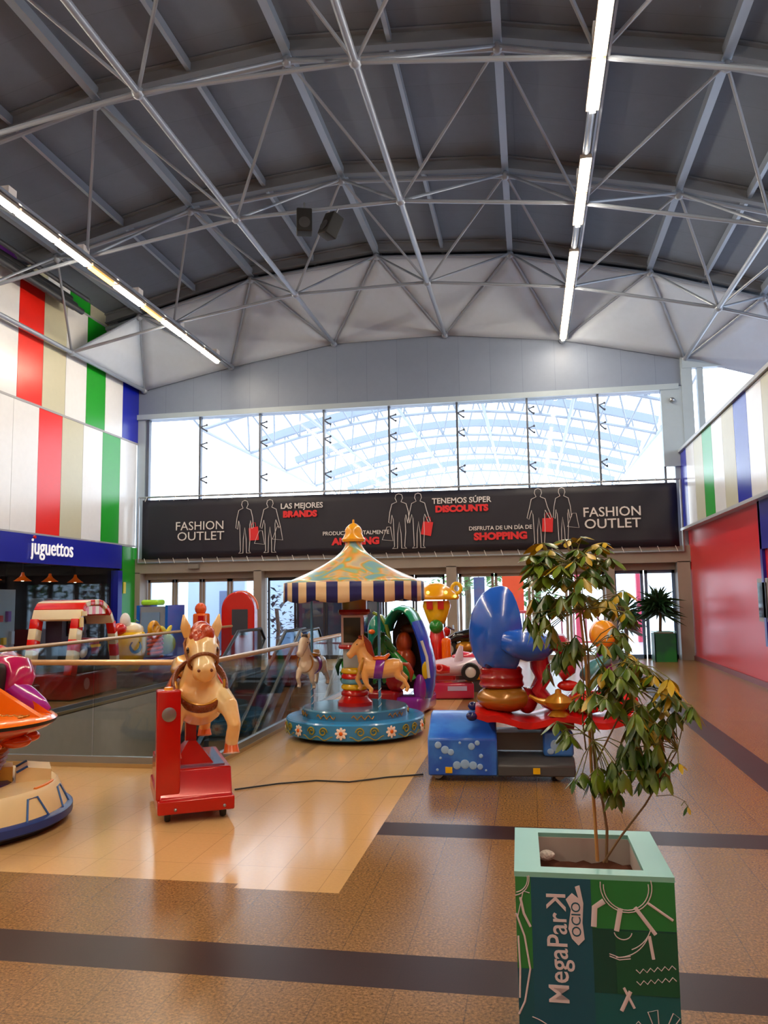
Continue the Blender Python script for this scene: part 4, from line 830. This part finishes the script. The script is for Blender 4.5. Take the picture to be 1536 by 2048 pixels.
m = MB(); m.prism([(.42, .32), (.42, .42), (.5, .47), (.66, .44), (.66, .32)], 'x', -.14, .14); st = m.build('step', P('drum_cream', (225, 200, 150), .35), rk); st.rotation_euler = (0, 0, -.95)
for x in (-.12, .12): MB().tube((x, .425, .43), (x, .5, .475), .012).build('step_outline', P('outline_blue', (50, 100, 170), .4), st)
MB().box((0, .35, .40), (.2, .1, .16)).build('step_riser', P('riser_yellow', (225, 180, 70), .4), st)
MB().lathe([(0, .32), (.4, .32), (.41, .35), (.38, .37), (0, .37)], n=40).build('turntable', navy, rk)
m = MB(); prof = [(0, .36)]
for q in range(8): prof += [(.30+.01*q, .37+q*.04), (.325+.01*q, .39+q*.04)]
prof += [(.3, .7), (0, .7)]; m.lathe(prof, n=40); m.build('bellows', P('bellows', (150, 75, 40), .45, rgb2=(190, 130, 80), nscale=4), rk)
sh = MB().lathe([(0, .66), (.28, .68), (.45, .72), (.56, .78), (.69, .84), (.72, .87), (.73, .9), (.7, .925), (.55, .94), (0, .95)], n=56, sy=.85, mif=lambda i, k: 1 if i in (5,) else (0 if i < 5 else 2))
sh.build('saucer_hull', [P('hull_red', (200, 50, 15), .22, 0, .5), black, P('hull_orange', (245, 120, 15), .22, 0, .5)], rk, sharp=60)
m = MB()
for k in range(5):
    a0 = -1.1+.55*k; m.ball((.5*cos(a0), .42*sin(a0), .73), (.12, .09, .06))
m.organic('hull_lobes', P('hull_lobe', (215, 80, 15), .22, 0, .5), rk, voxel=.016, smooth=3)
m = MB()
for x in range(5):
    for y in range(4): m.ball((.36+.055*x, -.02+.05*y-.05*(x > 3), .944), (.022, .018, .007), n=8)
m.build('grip_studs', gold, rk)
m = MB(); m._f([m.bm.verts.new(p) for p in ((.69, .16, .93), (.26, .40, .94), (.22, .38, 1.12))], 0); m.prism([(.10, .93), (.69, .92), (.20, 1.24)], 'y', .02, .07); m.build('fin', P('hull_orange', (245, 120, 15), .22), rk, sharp=30)
m = MB(); m.prism([(-.3, .93), (.42, .92), (-.05, 1.2)], 'y', -.34, -.29); m.build('fin', P('hull_orange', (245, 120, 15), .22), rk, sharp=30)
mag = P('magenta_gloss', (185, 20, 90), .18, 0, .6)
m = MB(); m.loft([(.16, .32, .95), (.24, .34, 1.1), (.28, .36, 1.24), (.24, .38, 1.33), (.1, .4, 1.36), (-.1, .4, 1.34)], [(.12, .09), (.13, .1), (.13, .1), (.12, .09), (.1, .07), (.05, .04)], 16); m.build('windscreen_arch', mag, rk, sharp=80)
m = MB(); m.loft([(.26, .3, 1.16), (.34, .34, 1.06), (.44, .36, .98), (.52, .36, .93)], [(.1, .07), (.1, .09), (.08, .07), (.03, .03)], 14); m.build('wing_tube', P('violet_gloss', (170, 30, 160), .18, 0, .6), rk, sharp=80)
m = MB(); m.rbox((.1, .05, 1.02), (.3, .4, .18), .05); m.rbox((.12, .2, 1.2), (.26, .12, .34), .05); m.build('seat', P('seat_black', (28, 22, 22), .5), rk)

# --- striped booth ride (beyond the stairwell)
bt = thing('striped_booth_ride', 'red and cream striped arch booth ride beyond the stairwell', 'kiddie ride', (-7.75, 12.75, 0), 0)
bt.scale = (1, .84, .97)
MB().rbox((0, 0, .23), (.85, 1.75, .42), .04).build('base', P('booth_red', (170, 16, 30), .2, 0, .5), bt); MB().rbox((.1, .1, .5), (.6, 1.1, .12), .03).build('floor_pan', grey, bt)
m = MB(); path_ = [(-.84, .42), (-.79, .62), (-.74, .82), (-.70, 1.0), (-.66, 1.18), (-.62, 1.34), (-.56, 1.5), (-.46, 1.6), (-.3, 1.63), (-.14, 1.64), (.02, 1.64), (.18, 1.62), (.34, 1.55), (.5, 1.43), (.62, 1.27), (.7, 1.08), (.76, .88), (.8, .66), (.82, .45)]
cols_ = []
for q in range(len(path_)-1):
    a, b = path_[q], path_[q+1]; d = V((0, b[0]-a[0], b[1]-a[1])); rot = Matrix.Rotation(math.atan2(d.z, d.y), 3, 'X'); d_ = d.length
    c = V((0, (a[0]+b[0])/2, (a[1]+b[1])/2)); wd = .2 if q < 5 else (.1 if q > 13 else .84)
    if q < 5 or q > 13: 
        for sx_ in (-.37, .37): m.rbox(c+V((sx_*(1 if q < 5 else 1.05), 0, 0)), (.14, d_*1.04, .2 if q < 5 else .12), .01, (q % 2), rot=rot)
    else: m.rbox(c, (.9, d_*1.06, .09), .01, (q % 2), rot=rot)
m.build('striped_arch', [P('stripe_red', (225, 30, 16), .2, 0, .5), P('stripe_cream', (238, 225, 190), .2, 0, .5)], bt)
m = MB()
for k in range(7): m.box((.40, -.36+.13*k, 1.5), (.02, .13, .14), k % 2)
m.build('awning_edge', [P('stripe_red', (0, 0, 0)), P('stripe_cream', (0, 0, 0))], bt)
MB().box((-.2, .1, 1.12), (.3, .9, .5)).build('screen_cabinet', P('cab_dark', (40, 34, 60), .4), bt); MB().box((-.04, .12, 1.2), (.02, .6, .3)).build('screen', screen, bt)
MB().rbox((.1, .25, .85), (.3, .5, .3), .05).build('dashboard', P('dash_red', (150, 40, 50), .3), bt); MB().box((.26, .3, .86), (.01, .4, .05)).build('yellow_label', yellow, bt)
o = MB().path([(.17*cos(a), .0, .17*sin(a)) for a in [2*pi*k/24 for k in range(24)]], .035, n=10, closed=True).build('wheel_ring', navy, bt); o.location = (.25, -.25, .8)
MB().ball((.3, -.18, .74), .09).build('wheel_hub', white, bt)
o = MB().lathe([(0, 0), (.1, 0), (.1, .01), (0, .01)], n=24).build('round_badge', P('badge', (190, 120, 130), .3), bt); o.matrix_local = Matrix.Translation((.426, -.35, .25)) @ Matrix.Rotation(pi/2, 4, 'Y')
m = MB(); m.box((.465, -.66, 1.3), (.01, .14, .16)).box((.47, -.58, 1.45), (.01, .2, .08)); m.build('yellow_lettering', yellow, bt)

# --- red car ride far left
rd = thing('red_car_ride', 'red toy car ride partly cut off at the left edge', 'kiddie ride', (-7.7, 10.5, 0), R(90))
MB().rbox((0, 0, .2), (1.3, .8, .36), .04).build('base', dred, rd); m = MB(); m.loft([(-.65, 0, .62), (-.4, 0, .7), (0, 0, .78), (.4, 0, .68), (.62, 0, .58)], [(.3, .12), (.38, .2), (.4, .24), (.36, .18), (.2, .08)], 18); m.build('body', red, rd, sharp=80)
MB().rbox((-.05, 0, .86), (.5, .6, .16), .05).build('windscreen', navy, rd)
for x in (-.35, .35):
    for y in (-.38, .38):
        o = MB().lathe([(0, -.04), (.12, -.04), (.14, 0), (.12, .04), (0, .04)], n=20).build('wheel', black, rd); o.matrix_local = Matrix.Translation((x, y, .5)) @ Matrix.Rotation(pi/2, 4, 'X')
# --- round yellow ride
ye = thing('round_yellow_ride', 'round yellow ride with dark porthole next to striped booth', 'kiddie ride', (-7.5, 14.15, 0))
MB().rbox((0, 0, .15), (.7, .8, .26), .05).build('base', P('base_plum', (70, 50, 90), .3), ye)
MB().lathe([(0, .28), (.2, .3), (.28, .42), (.34, .7), (.36, .92), (.3, 1.02), (0, 1.03)], n=28).build('tub', yellow, ye)
MB().ball((0, .08, 1.06), (.26, .28, .14)).build('white_top', P('top_white', (235, 220, 190), .3, 0, .4), ye)
o = MB().lathe([(0, 0), (.09, 0), (.1, .01), (.12, .01), (.12, 0)], n=24).build('porthole', screen, ye); o.matrix_local = Matrix.Translation((.27, -.2, .75)) @ Matrix.Rotation(-.65, 4, 'Z') @ Matrix.Rotation(pi/2, 4, 'Y')
m = MB(); m.ball((-.02, -.28, 1.08), (.14, .14, .12)); m.build('red_nose', red, ye); MB().ball((.0, -.1, 1.22), (.1, .1, .16)).build('head', white, ye); MB().path([(0, .2, 1.14), (0, .3, 1.24), (0, .42, 1.2)], .014).build('antenna', green, ye)
# --- coil ride
co = thing('spring_ride', 'ride with an orange spring and yellow wings by blue cabinet', 'kiddie ride', (-7.4, 15.2, 0))
MB().rbox((0, 0, .25), (.6, .9, .45), .08).build('base', P('base_violet', (60, 50, 140), .3, 0, .4), co)
m = MB(); m.loft([(.13*cos(a), .13*sin(a)-.1, .5+a*.013) for a in [q*.4 for q in range(90)]], .035, 8); m.build('spring', P('spring_orange', (240, 80, 15), .25, 0, .4), co)
for y, z, r_ in ((-.18, 1.05, .16), (-.02, .98, .14)): MB().path([(0, y+r_*cos(a), z+r_*.7*sin(a)) for a in [2*pi*k/20 for k in range(20)]], .05, n=10, closed=True).build('yellow_ring', P('ring_mustard', (225, 160, 20), .25, 0, .4), co)
m = MB(); m.ball((.05, .28, .72), (.2, .16, .22)); m.build('green_body', P('body_lime', (150, 170, 40), .25, 0, .4), co)
for s_ in (-1, 1): MB().ball((.05, .28+.12*s_, 1.0), (.03, .16, .06), rot=Matrix.Rotation(.5*s_, 3, 'X')).build('wing', P('wing_yellow', (235, 215, 60), .3), co)
# --- blue cabinet
bc = thing('blue_cabinet', 'tall blue arcade cabinet with lime cap near the left doors', 'arcade cabinet', (-8.0, 16.6, 0))
m = MB(); m.prism([(-.45, 0), (.4, 0), (.4, 1.5), (-.45, 1.5)], 'x', .3, .36); m.prism([(-.45, 0), (.4, 0), (.4, 1.5), (-.45, 1.5)], 'x', -.36, -.3); m.build('side_panel', P('cab_blue', (20, 100, 205), .3, 0, .3), bc)
MB().box((0, 0, .74), (.6, .8, 1.46)).build('body', P('cab_grey', (135, 145, 160), .35), bc); MB().box((-.05, -.41, 1.1), (.42, .03, .5)).build('screen', P('cab_screen', (120, 150, 190), .15), bc)
MB().rbox((-.15, -.1, 1.56), (.4, .4, .12), .05).build('lime_cap', P('lime', (165, 230, 40), .3, 0, .4), bc); MB().rbox((0, -.5, .8), (.55, .2, .1), .03).build('control_shelf', navy, bc)
og = thing('gumball_tower', 'slim orange yellow and red toy dispenser beside blue cabinet', 'dispenser', (-7.3, 17.1, 0))
MB().loft([(0, 0, 0), (0, 0, .5), (0, 0, .9)], [.2, .14, .16], 16).build('stand', yellow, og); MB().rbox((.02, 0, 1.1), (.3, .3, .4), .04).build('dispenser_box', orange, og); MB().box((.08, -.16, 1.1), (.14, .02, .3)).build('red_panel', red, og); MB().ball((0, 0, 1.4), (.13, .13, .14)).build('top_ball', P('top_or', (235, 90, 30), .25, 0, .4), og)
# --- red arch machine
ra = thing('red_arch_machine', 'red arch topped coin machine standing behind the horse', 'arcade cabinet', (-7.05, 18.9, 0), R(12))
pr = [(-.4, 0), (.4, 0), (.4, 1.35)]+[(.4*cos(a), 1.35+.44*sin(a)) for a in [pi*k/16 for k in range(1, 16)]]+[(-.4, 1.35)]
md = MB().prism(pr, 'y', -.3, .3, sm=False).build('body', P('arch_red', (205, 22, 22), .25, 0, .4), ra, sharp=50).modifiers.new('b', 'BEVEL'); md.width = .03; md.segments = 3
MB().box((.05, -.31, 1.05), (.38, .03, .62)).build('window_panel', P('arch_panel', (60, 66, 80), .2), ra)
m = MB(); m.path([(.41*cos(a), .3, 1.35+.45*sin(a)) for a in [pi*k/20 for k in range(21)]], .02); m.build('arch_rim', P('rim_peach', (240, 150, 110), .3), ra)
# red low counter behind
o = MB().rbox((-8.3, 19.3, .45), (.9, .5, .9), .03).build('red_counter', red); tag(o, 'low red counter behind the toy dispenser near left doors', 'counter')

# --- floor cable
o = MB().path([(-2.5, 6.6, .01), (-2.2, 6.85, .01), (-1.9, 7.0, .01), (-1.6, 6.98, .01), (-1.3, 7.2, .01), (-1.0, 7.35, .01)], .007).build('power_cable', black); tag(o, 'thin black power cable on the floor from horse ride to carpet ride', 'cable')

# ------------------------------------------------------------------ planters
def planter(label, loc, rz, art):
    t = thing('planter', label, 'planter', loc, rz); Hh = .7; w_ = .25
    deep = P('planter_green', (16, 88, 70), .35, rgb2=(20, 120, 60), nscale=2.2)
    m = MB(); 
    for s_ in (-1, 1): m.box((s_*(w_-.01), 0, Hh/2-.02), (.02, .5, Hh-.04)).box((0, s_*(w_-.01), Hh/2-.02), (.5, .02, Hh-.04))
    m.box((0, 0, .02), (.48, .48, .03)); m.build('box', deep, t)
    m = MB(); a, b = .252, .165
    for s_ in (-1, 1): m.box((s_*(a+b)/2, 0, Hh-.008), (a-b, 2*a, .016)).box((0, s_*(a+b+.03)/2, Hh-.008), (2*b, a-b-.03, .016))
    m.build('rim', P('rim_aqua', (130, 190, 180), .35), t)
    m = MB(); 
    for s_ in (-1, 1): m.box((s_*.18, 0, .62), (.02, .42, .13)).box((0, s_*.2, .62), (.36, .02, .13))
    m.build('liner', P('liner_pale', (190, 180, 175), .5), t)
    m = MB(); g = [[m.bm.verts.new((-.17+.34*i/12, -.19+.38*j/12, .6+random.uniform(-.008, .012))) for j in range(13)] for i in range(13)]
    for i in range(12):
        for j in range(12): m._f([g[i][j], g[i+1][j], g[i+1][j+1], g[i][j+1]], 0, True)
    m.build('soil', P('soil', (88, 42, 20), .9, noise=.3, nscale=30), t)
    if not art: return t
    y = -.2525
    def blk(x0, x1, z0, z1, c, k, dy=0):
        MB().box(((x0+x1)/2, y+.001-dy, (z0+z1)/2), (x1-x0, .003, z1-z0)).build('colour_block', P('blk%d' % k, c, .35), t)
    blk(-.25, -.2, .12, .684, (44, 128, 66), 0); blk(-.2, -.01, .12, .684, (20, 84, 108), 1, .001); blk(-.01, .25, .45, .684, (36, 124, 66), 2); blk(-.01, .25, .34, .535, (10, 70, 64), 3, .001); blk(.06, .25, .34, .53, (14, 84, 62), 7, .002); blk(-.01, .25, 0, .34, (12, 92, 100), 4); blk(-.25, -.02, 0, .12, (22, 112, 124), 5); blk(-.25, -.2, .2, .4, (18, 84, 100), 6, .001)
    Mx = lambda x, z, rot=0: Matrix.Translation((x, y-.003, z)) @ Matrix.Rotation(pi/2, 4, 'X') @ Matrix.Rotation(rot, 4, 'Z')
    pw = P('print_pale', (215, 205, 215), .45)
    MB().text('MegaPar', .092, Mx(-.118, .437, pi/2), 0, .002, .0006, sx=.88).build('lettering', pw, t)
    mk = Mx(-.118, .612, pi/2) @ Matrix.Diagonal((-1, 1, 1, 1)); MB().text('K', .088, mk, 0, .002, .0006).build('lettering', pw, t)
    m = MB(); m.prism([(-.085, .53), (-.075, .59), (-.09, .62), (-.07, .64), (-.05, .625), (-.06, .66), (-.045, .665), (-.035, .61), (-.04, .55), (-.035, .5), (-.055, .48), (-.075, .5)], 'y', y-.004, y-.002); m.build('paint_blot', pw, t)
    MB().text('OCIO', .042, Mx(-.058, .56, pi/2), 0, .004, 0).build('lettering', P('blk1', (0, 0, 0)), t)
    def ln(pts, r_=.0016): MB().loft([(a, y-.003, b) for a, b in pts], [(.0012, r_)]*len(pts), 8, ref=(0, 1, 0)).build('line_drawing', pw, t)
    def arc(cx, cz, r_, a0, a1, n=18, sx=1): return [(cx+r_*sx*cos(R(lerp(a0, a1, k/n))), cz+r_*sin(R(lerp(a0, a1, k/n)))) for k in range(n+1)]
    ln(arc(.10, .665, .07, 175, 370)); ln(arc(.10, .668, .08, 172, 375)); 
    for pts, wd in (([(.03, .62), (-.0, .6), (-.005, .54)], .009), ([(.08, .6), (.065, .53)], .008), ([(.125, .605), (.185, .525)], .006), ([(.165, .62), (.24, .57)], .004), ([(.165, .52), (.175, .45)], .005)): ln(pts, wd)
    ln(arc(.085, .53, .025, 190, 350, sx=1.1)); ln(arc(.06, .56, .11, 270, 335)); ln(arc(.075, .57, .1, 290, 345)); ln([(.04, .46), (.07, .45), (.105, .455)]); ln([(.04, .453), (.07, .443), (.105, .448)])
    ln([(-.245, .56), (-.225, .64), (-.205, .635)]); ln([(-.235, .62), (-.225, .57), (-.205, .53)], .004); ln([(-.25, .57), (-.225, .5), (-.21, .4), (-.23, .3), (-.25, .26)], .003); ln(arc(-.26, .68, .055, -80, 10)); ln(arc(-.255, .68, .045, -80, 10)); ln([(-.245, .5), (-.242, .4), (-.246, .31)], .003)
    for z in (.41, .375): ln([(.12+.011*k, z+.006*(-1)**k+.0018*k) for k in range(12)])
    ln(arc(-.25, .1, .16, 20, 75)); ln(arc(-.1, .02, .13, 40, 130)); ln([(-.25, .06), (-.22, .12), (-.205, .2)]); ln([(-.2, .0), (-.12, .08), (-.05, .09)]); ln([(.07, .29), (.1, .35)], .006); ln([(.08, .36), (.11, .3)], .004)
    for k in range(7):
        a = R(60+k*45); ln([(.19+.03*cos(a), .2+.03*sin(a)), (.19+.09*cos(a-.15), .2+.1*sin(a-.15)), (.19+.1*cos(a+.15), .2+.1*sin(a+.15)), (.19+.03*cos(a+.3), .2+.03*sin(a+.3))])
    ln([(.1, .08), (.11, .13), (.15, .11), (.13, .07), (.1, .08)]); ln([(-.0, .05), (.03, .1), (.06, .08)])
    return t
PL = (.167, 3.02)
planter('green teal square planter with white line drawings in the foreground', (PL[0], PL[1], 0), R(.8), True)
planter('green square planter under the spiky plant beside right doors', (3.08, 20.0, 0), 0, False)
MB().ball((0, 0, 0), (.03, .025, .018)).build('crumpled_tissue', P('tissue', (235, 225, 220), .8, bump=.8, bscale=60))
bpy.data.objects['crumpled_tissue'].location = (.03, 3.15, .637); tag(bpy.data.objects['crumpled_tissue'], 'crumpled white tissue lying on the soil of foreground planter', 'tissue')
leafplant('spiky_plant', 'dark spiky leaved plant growing in the planter by right doors', (3.0, 20.0, .6), 1.2, 260, .62, P('leaf_far', (40, 74, 46), .35), spiky=True)
leafplant('spiky_plant', 'second dark spiky plant just left of the planter by right doors', (2.4, 21.7, 0), 1.7, 200, .7, P('leaf_far', (0, 0, 0)), spiky=True)

# --- foreground umbrella tree
tp = thing('umbrella_tree', 'thin staked umbrella tree with drooping green and yellow leaves', 'plant', (.17, 3.0, .6))
rnd = random.Random(11)
bark = P('bark', (120, 92, 60), .7, noise=.2, nscale=20); stake = P('stake_tan', (190, 140, 80), .6, noise=.1, nscale=20)
O = V((.17, 3.0, .6))
def wp(px, py, y):   # metres on the plane y (numbers taken once from the picture grid, kept as world points)
    c = V((px-768, -(py-1024), -1600)); r_ = Matrix(CM) @ c; t_ = y/r_.y; return V((r_.x*t_, y, 1.6+r_.z*t_))-O
def stem(pts, r0, r1, mat, nm):
    n = len(pts); MB().loft(pts, [lerp(r0, r1, i/(n-1)) for i in range(n)], 8, ref=(.3, .9, .1)).build(nm, mat, tp, sharp=80)
stem([wp(1195, 1722, 3.02), wp(1190, 1640, 3.02), wp(1183, 1540, 3.0), wp(1178, 1440, 3.0), wp(1172, 1330, 3.0), wp(1162, 1240, 3.02), wp(1155, 1190, 3.04)], .0065, .0045, stake, 'stake')
stem([wp(1213, 1725, 3.0), wp(1214, 1660, 3.0), wp(1205, 1600, 3.0), wp(1192, 1560, 2.98), wp(1186, 1480, 2.97), wp(1180, 1400, 2.98), wp(1176, 1300, 2.99), wp(1165, 1220, 3.0), wp(1150, 1130, 3.02), wp(1130, 1080, 3.05)], .0055, .003, bark, 'trunk')
stem([wp(1207, 1725, 3.0), wp(1240, 1675, 2.98), wp(1290, 1610, 2.95), wp(1320, 1560, 2.93), wp(1355, 1500, 2.9)], .0045, .002, bark, 'branch')
stem([wp(1190, 1530, 2.98), wp(1215, 1480, 2.95), wp(1235, 1440, 2.94), wp(1260, 1380, 2.92), wp(1275, 1330, 2.92)], .0035, .002, bark, 'branch')
stem([wp(1172, 1500, 3.0), wp(1165, 1440, 2.97), wp(1168, 1380, 2.95), wp(1162, 1300, 2.93)], .003, .002, bark, 'branch')
stem([wp(1312, 1592, 2.94), wp(1345, 1590, 2.9), wp(1375, 1605, 2.88)], .0015, .001, bark, 'twig')
lm = P('leaf_green', (46, 80, 18), .34, 0, .1, rgb2=(104, 126, 26), nscale=9); ly = P('leaf_yellow', (196, 160, 24), .4, 0, .1, rgb2=(160, 140, 24), nscale=9)
LF = MB()
def leaflet(b, d, L, wdt, mi):
    side = d.cross(V((0, 0, 1)));
    if side.length < .1: side = V((1, 0, 0))
    side.normalize(); side = (side+V((rnd.uniform(-.5, .5), rnd.uniform(-.5, .5), rnd.uniform(-.5, .5)))).normalized(); nrm = d.cross(side).normalized(); side = nrm.cross(d).normalized()
    prev = None; N = 6
    for i in range(N+1):
        t_ = i/N; c = b+d*L*t_+V((0, 0, -1))*L*.28*t_*t_; w2 = wdt*sin(pi*min(1, t_*.92+.04))**.8*(1.15-.35*abs(t_-.55)) if i < N else 0.0005
        l, m_, r_ = LF.bm.verts.new(c+side*w2+nrm*w2*.25), LF.bm.verts.new(c), LF.bm.verts.new(c-side*w2+nrm*w2*.25)
        if prev: LF._f([prev[0], prev[1], m_, l], mi, True); LF._f([prev[1], prev[2], r_, m_], mi, True)
        prev = (l, m_, r_)
PT = MB()
def palm(root, c, size, n, yel, droop):
    PT.loft([root, (root+c)/2+V((0, 0, .015)), c], .0018, 5, ref=(.3, .9, .1))
    ph = rnd.uniform(0, 6.28)
    for k in range(n):
        a = ph+2*pi*k/n+rnd.uniform(-.2, .2); dz = -droop+rnd.uniform(-.3, .25)
        d = V((cos(a), sin(a), dz)).normalized(); leaflet(c+d*size*.15, d, size*rnd.uniform(.75, 1.1), size*rnd.uniform(.17, .23), 1 if rnd.random() < yel else 0)
        PT.tube(c, c+d*size*.16, .0013, n=4)
# blobs: (px, py, depth, size m, leaflets, yellow share, droop)
BL = [(1100, 1100, 3.05, .085, 7, .4, .3), (1140, 1080, 3.1, .08, 7, .5, .0), (1165, 1105, 3.0, .085, 7, .3, .4), (1070, 1120, 3.0, .085, 7, .15, .4), (1120, 1130, 2.9, .09, 7, .1, .5), (1190, 1090, 3.12, .08, 6, .4, .2),
      (1085, 1150, 2.95, .09, 7, .05, .6), (1130, 1150, 3.1, .085, 7, .15, .4), (1180, 1135, 2.95, .09, 7, .15, .6), (1065, 1160, 3.1, .07, 6, .1, .6), (1205, 1150, 3.1, .08, 6, .15, .8), (1095, 1185, 3.0, .09, 7, .1, 1.0), (1150, 1180, 2.9, .085, 7, .25, .8),
      (1220, 1115, 3.2, .08, 6, .2, .4), (1080, 1215, 3.0, .09, 6, .1, 1.3), (1120, 1205, 3.1, .075, 6, .5, 1.0), (1165, 1195, 3.12, .07, 6, .6, .8), (1070, 1240, 2.95, .085, 6, .1, 1.8), (1105, 1250, 3.0, .085, 6, .05, 1.8), (1235, 1190, 3.2, .085, 6, .25, .6), (1190, 1210, 3.1, .08, 6, .6, .5),
      (1255, 1215, 3.15, .085, 5, .2, 1.5), (1135, 1285, 2.95, .09, 7, .15, 1.8), (1120, 1310, 3.0, .085, 6, .05, 2.0), (1150, 1300, 3.1, .07, 5, .1, .3), (1215, 1200, 3.0, .07, 5, .5, .7), (1245, 1270, 3.1, .08, 6, .15, 1.0), (1228, 1285, 3.0, .085, 7, .2, 1.0),
      (1205, 1330, 3.0, .09, 7, .15, 1.0), (1240, 1330, 2.95, .09, 7, .15, .9), (1220, 1370, 3.05, .09, 7, .1, 1.0), (1260, 1355, 2.9, .09, 7, .1, .8), (1190, 1385, 2.9, .085, 7, .1, .8), (1235, 1400, 2.95, .09, 7, .15, 1.2), (1265, 1395, 3.05, .085, 7, .15, .8), (1275, 1330, 3.0, .08, 6, .4, .6),
      (1305, 1350, 2.95, .08, 7, .6, .5), (1330, 1365, 2.9, .085, 6, .5, .9), (1345, 1385, 2.9, .08, 6, .15, 1.2), (1350, 1420, 2.95, .085, 6, .05, 1.2), (1320, 1410, 3.05, .08, 7, .1, .6), (1290, 1420, 3.0, .09, 7, .4, 1.2), (1305, 1455, 2.95, .09, 6, .5, 1.6), (1275, 1440, 2.9, .08, 6, .1, 1.5), (1335, 1440, 2.9, .07, 5, .1, 1.2),
      (1140, 1470, 2.95, .075, 6, .05, .8), (1165, 1545, 2.95, .075, 6, .1, .8), (1195, 1545, 2.9, .085, 6, .0, 1.8), (1230, 1530, 2.9, .09, 6, .0, 1.8), (1245, 1500, 2.95, .085, 6, .0, 1.6), (1270, 1510, 2.9, .1, 6, .0, 1.9), (1265, 1470, 3.0, .09, 6, .05, 1.6), (1295, 1490, 2.9, .095, 6, .05, 1.9), (1300, 1530, 2.9, .085, 6, .0, 1.8), (1215, 1560, 2.95, .08, 5, .05, 1.6),
      (1330, 1530, 2.88, .05, 5, .3, .6), (1375, 1612, 2.88, .035, 4, .2, 1.5), (1160, 1395, 2.95, .06, 5, .1, 1.2), (1180, 1440, 3.0, .06, 5, .2, 1.0), (1310, 1545, 2.92, .07, 5, .05, 1.5)]
AX = [V(p) for p in [wp(1150, 1130, 3.02), wp(1165, 1220, 3.0), wp(1176, 1300, 2.99), wp(1180, 1400, 2.98), wp(1186, 1480, 2.97), wp(1275, 1330, 2.92), wp(1260, 1380, 2.92), wp(1235, 1440, 2.94), wp(1320, 1560, 2.93), wp(1355, 1500, 2.9), wp(1290, 1610, 2.95)]]
for px, py, y, sz, n, ye_, dr in BL:
    c = wp(px, py, y); root = min(AX, key=lambda q: (q-c).length)
    if py > 1600: root = c+V((-.02, 0, .0))
    palm(root, c, sz*.78, n, ye_, dr)
    if py < 1590:
        for e_ in range(2):
            c2 = c+V((rnd.uniform(-.055, .055), rnd.uniform(-.12, .1), rnd.uniform(-.045, .045))); palm(root, c2, sz*rnd.uniform(.55, .75), max(5, n-1), ye_, dr)
LF.build('foliage', [lm, ly], tp, fix=False, sharp=180); PT.build('leaf_stalks', P('stalk', (110, 110, 50), .6), tp, sharp=80)
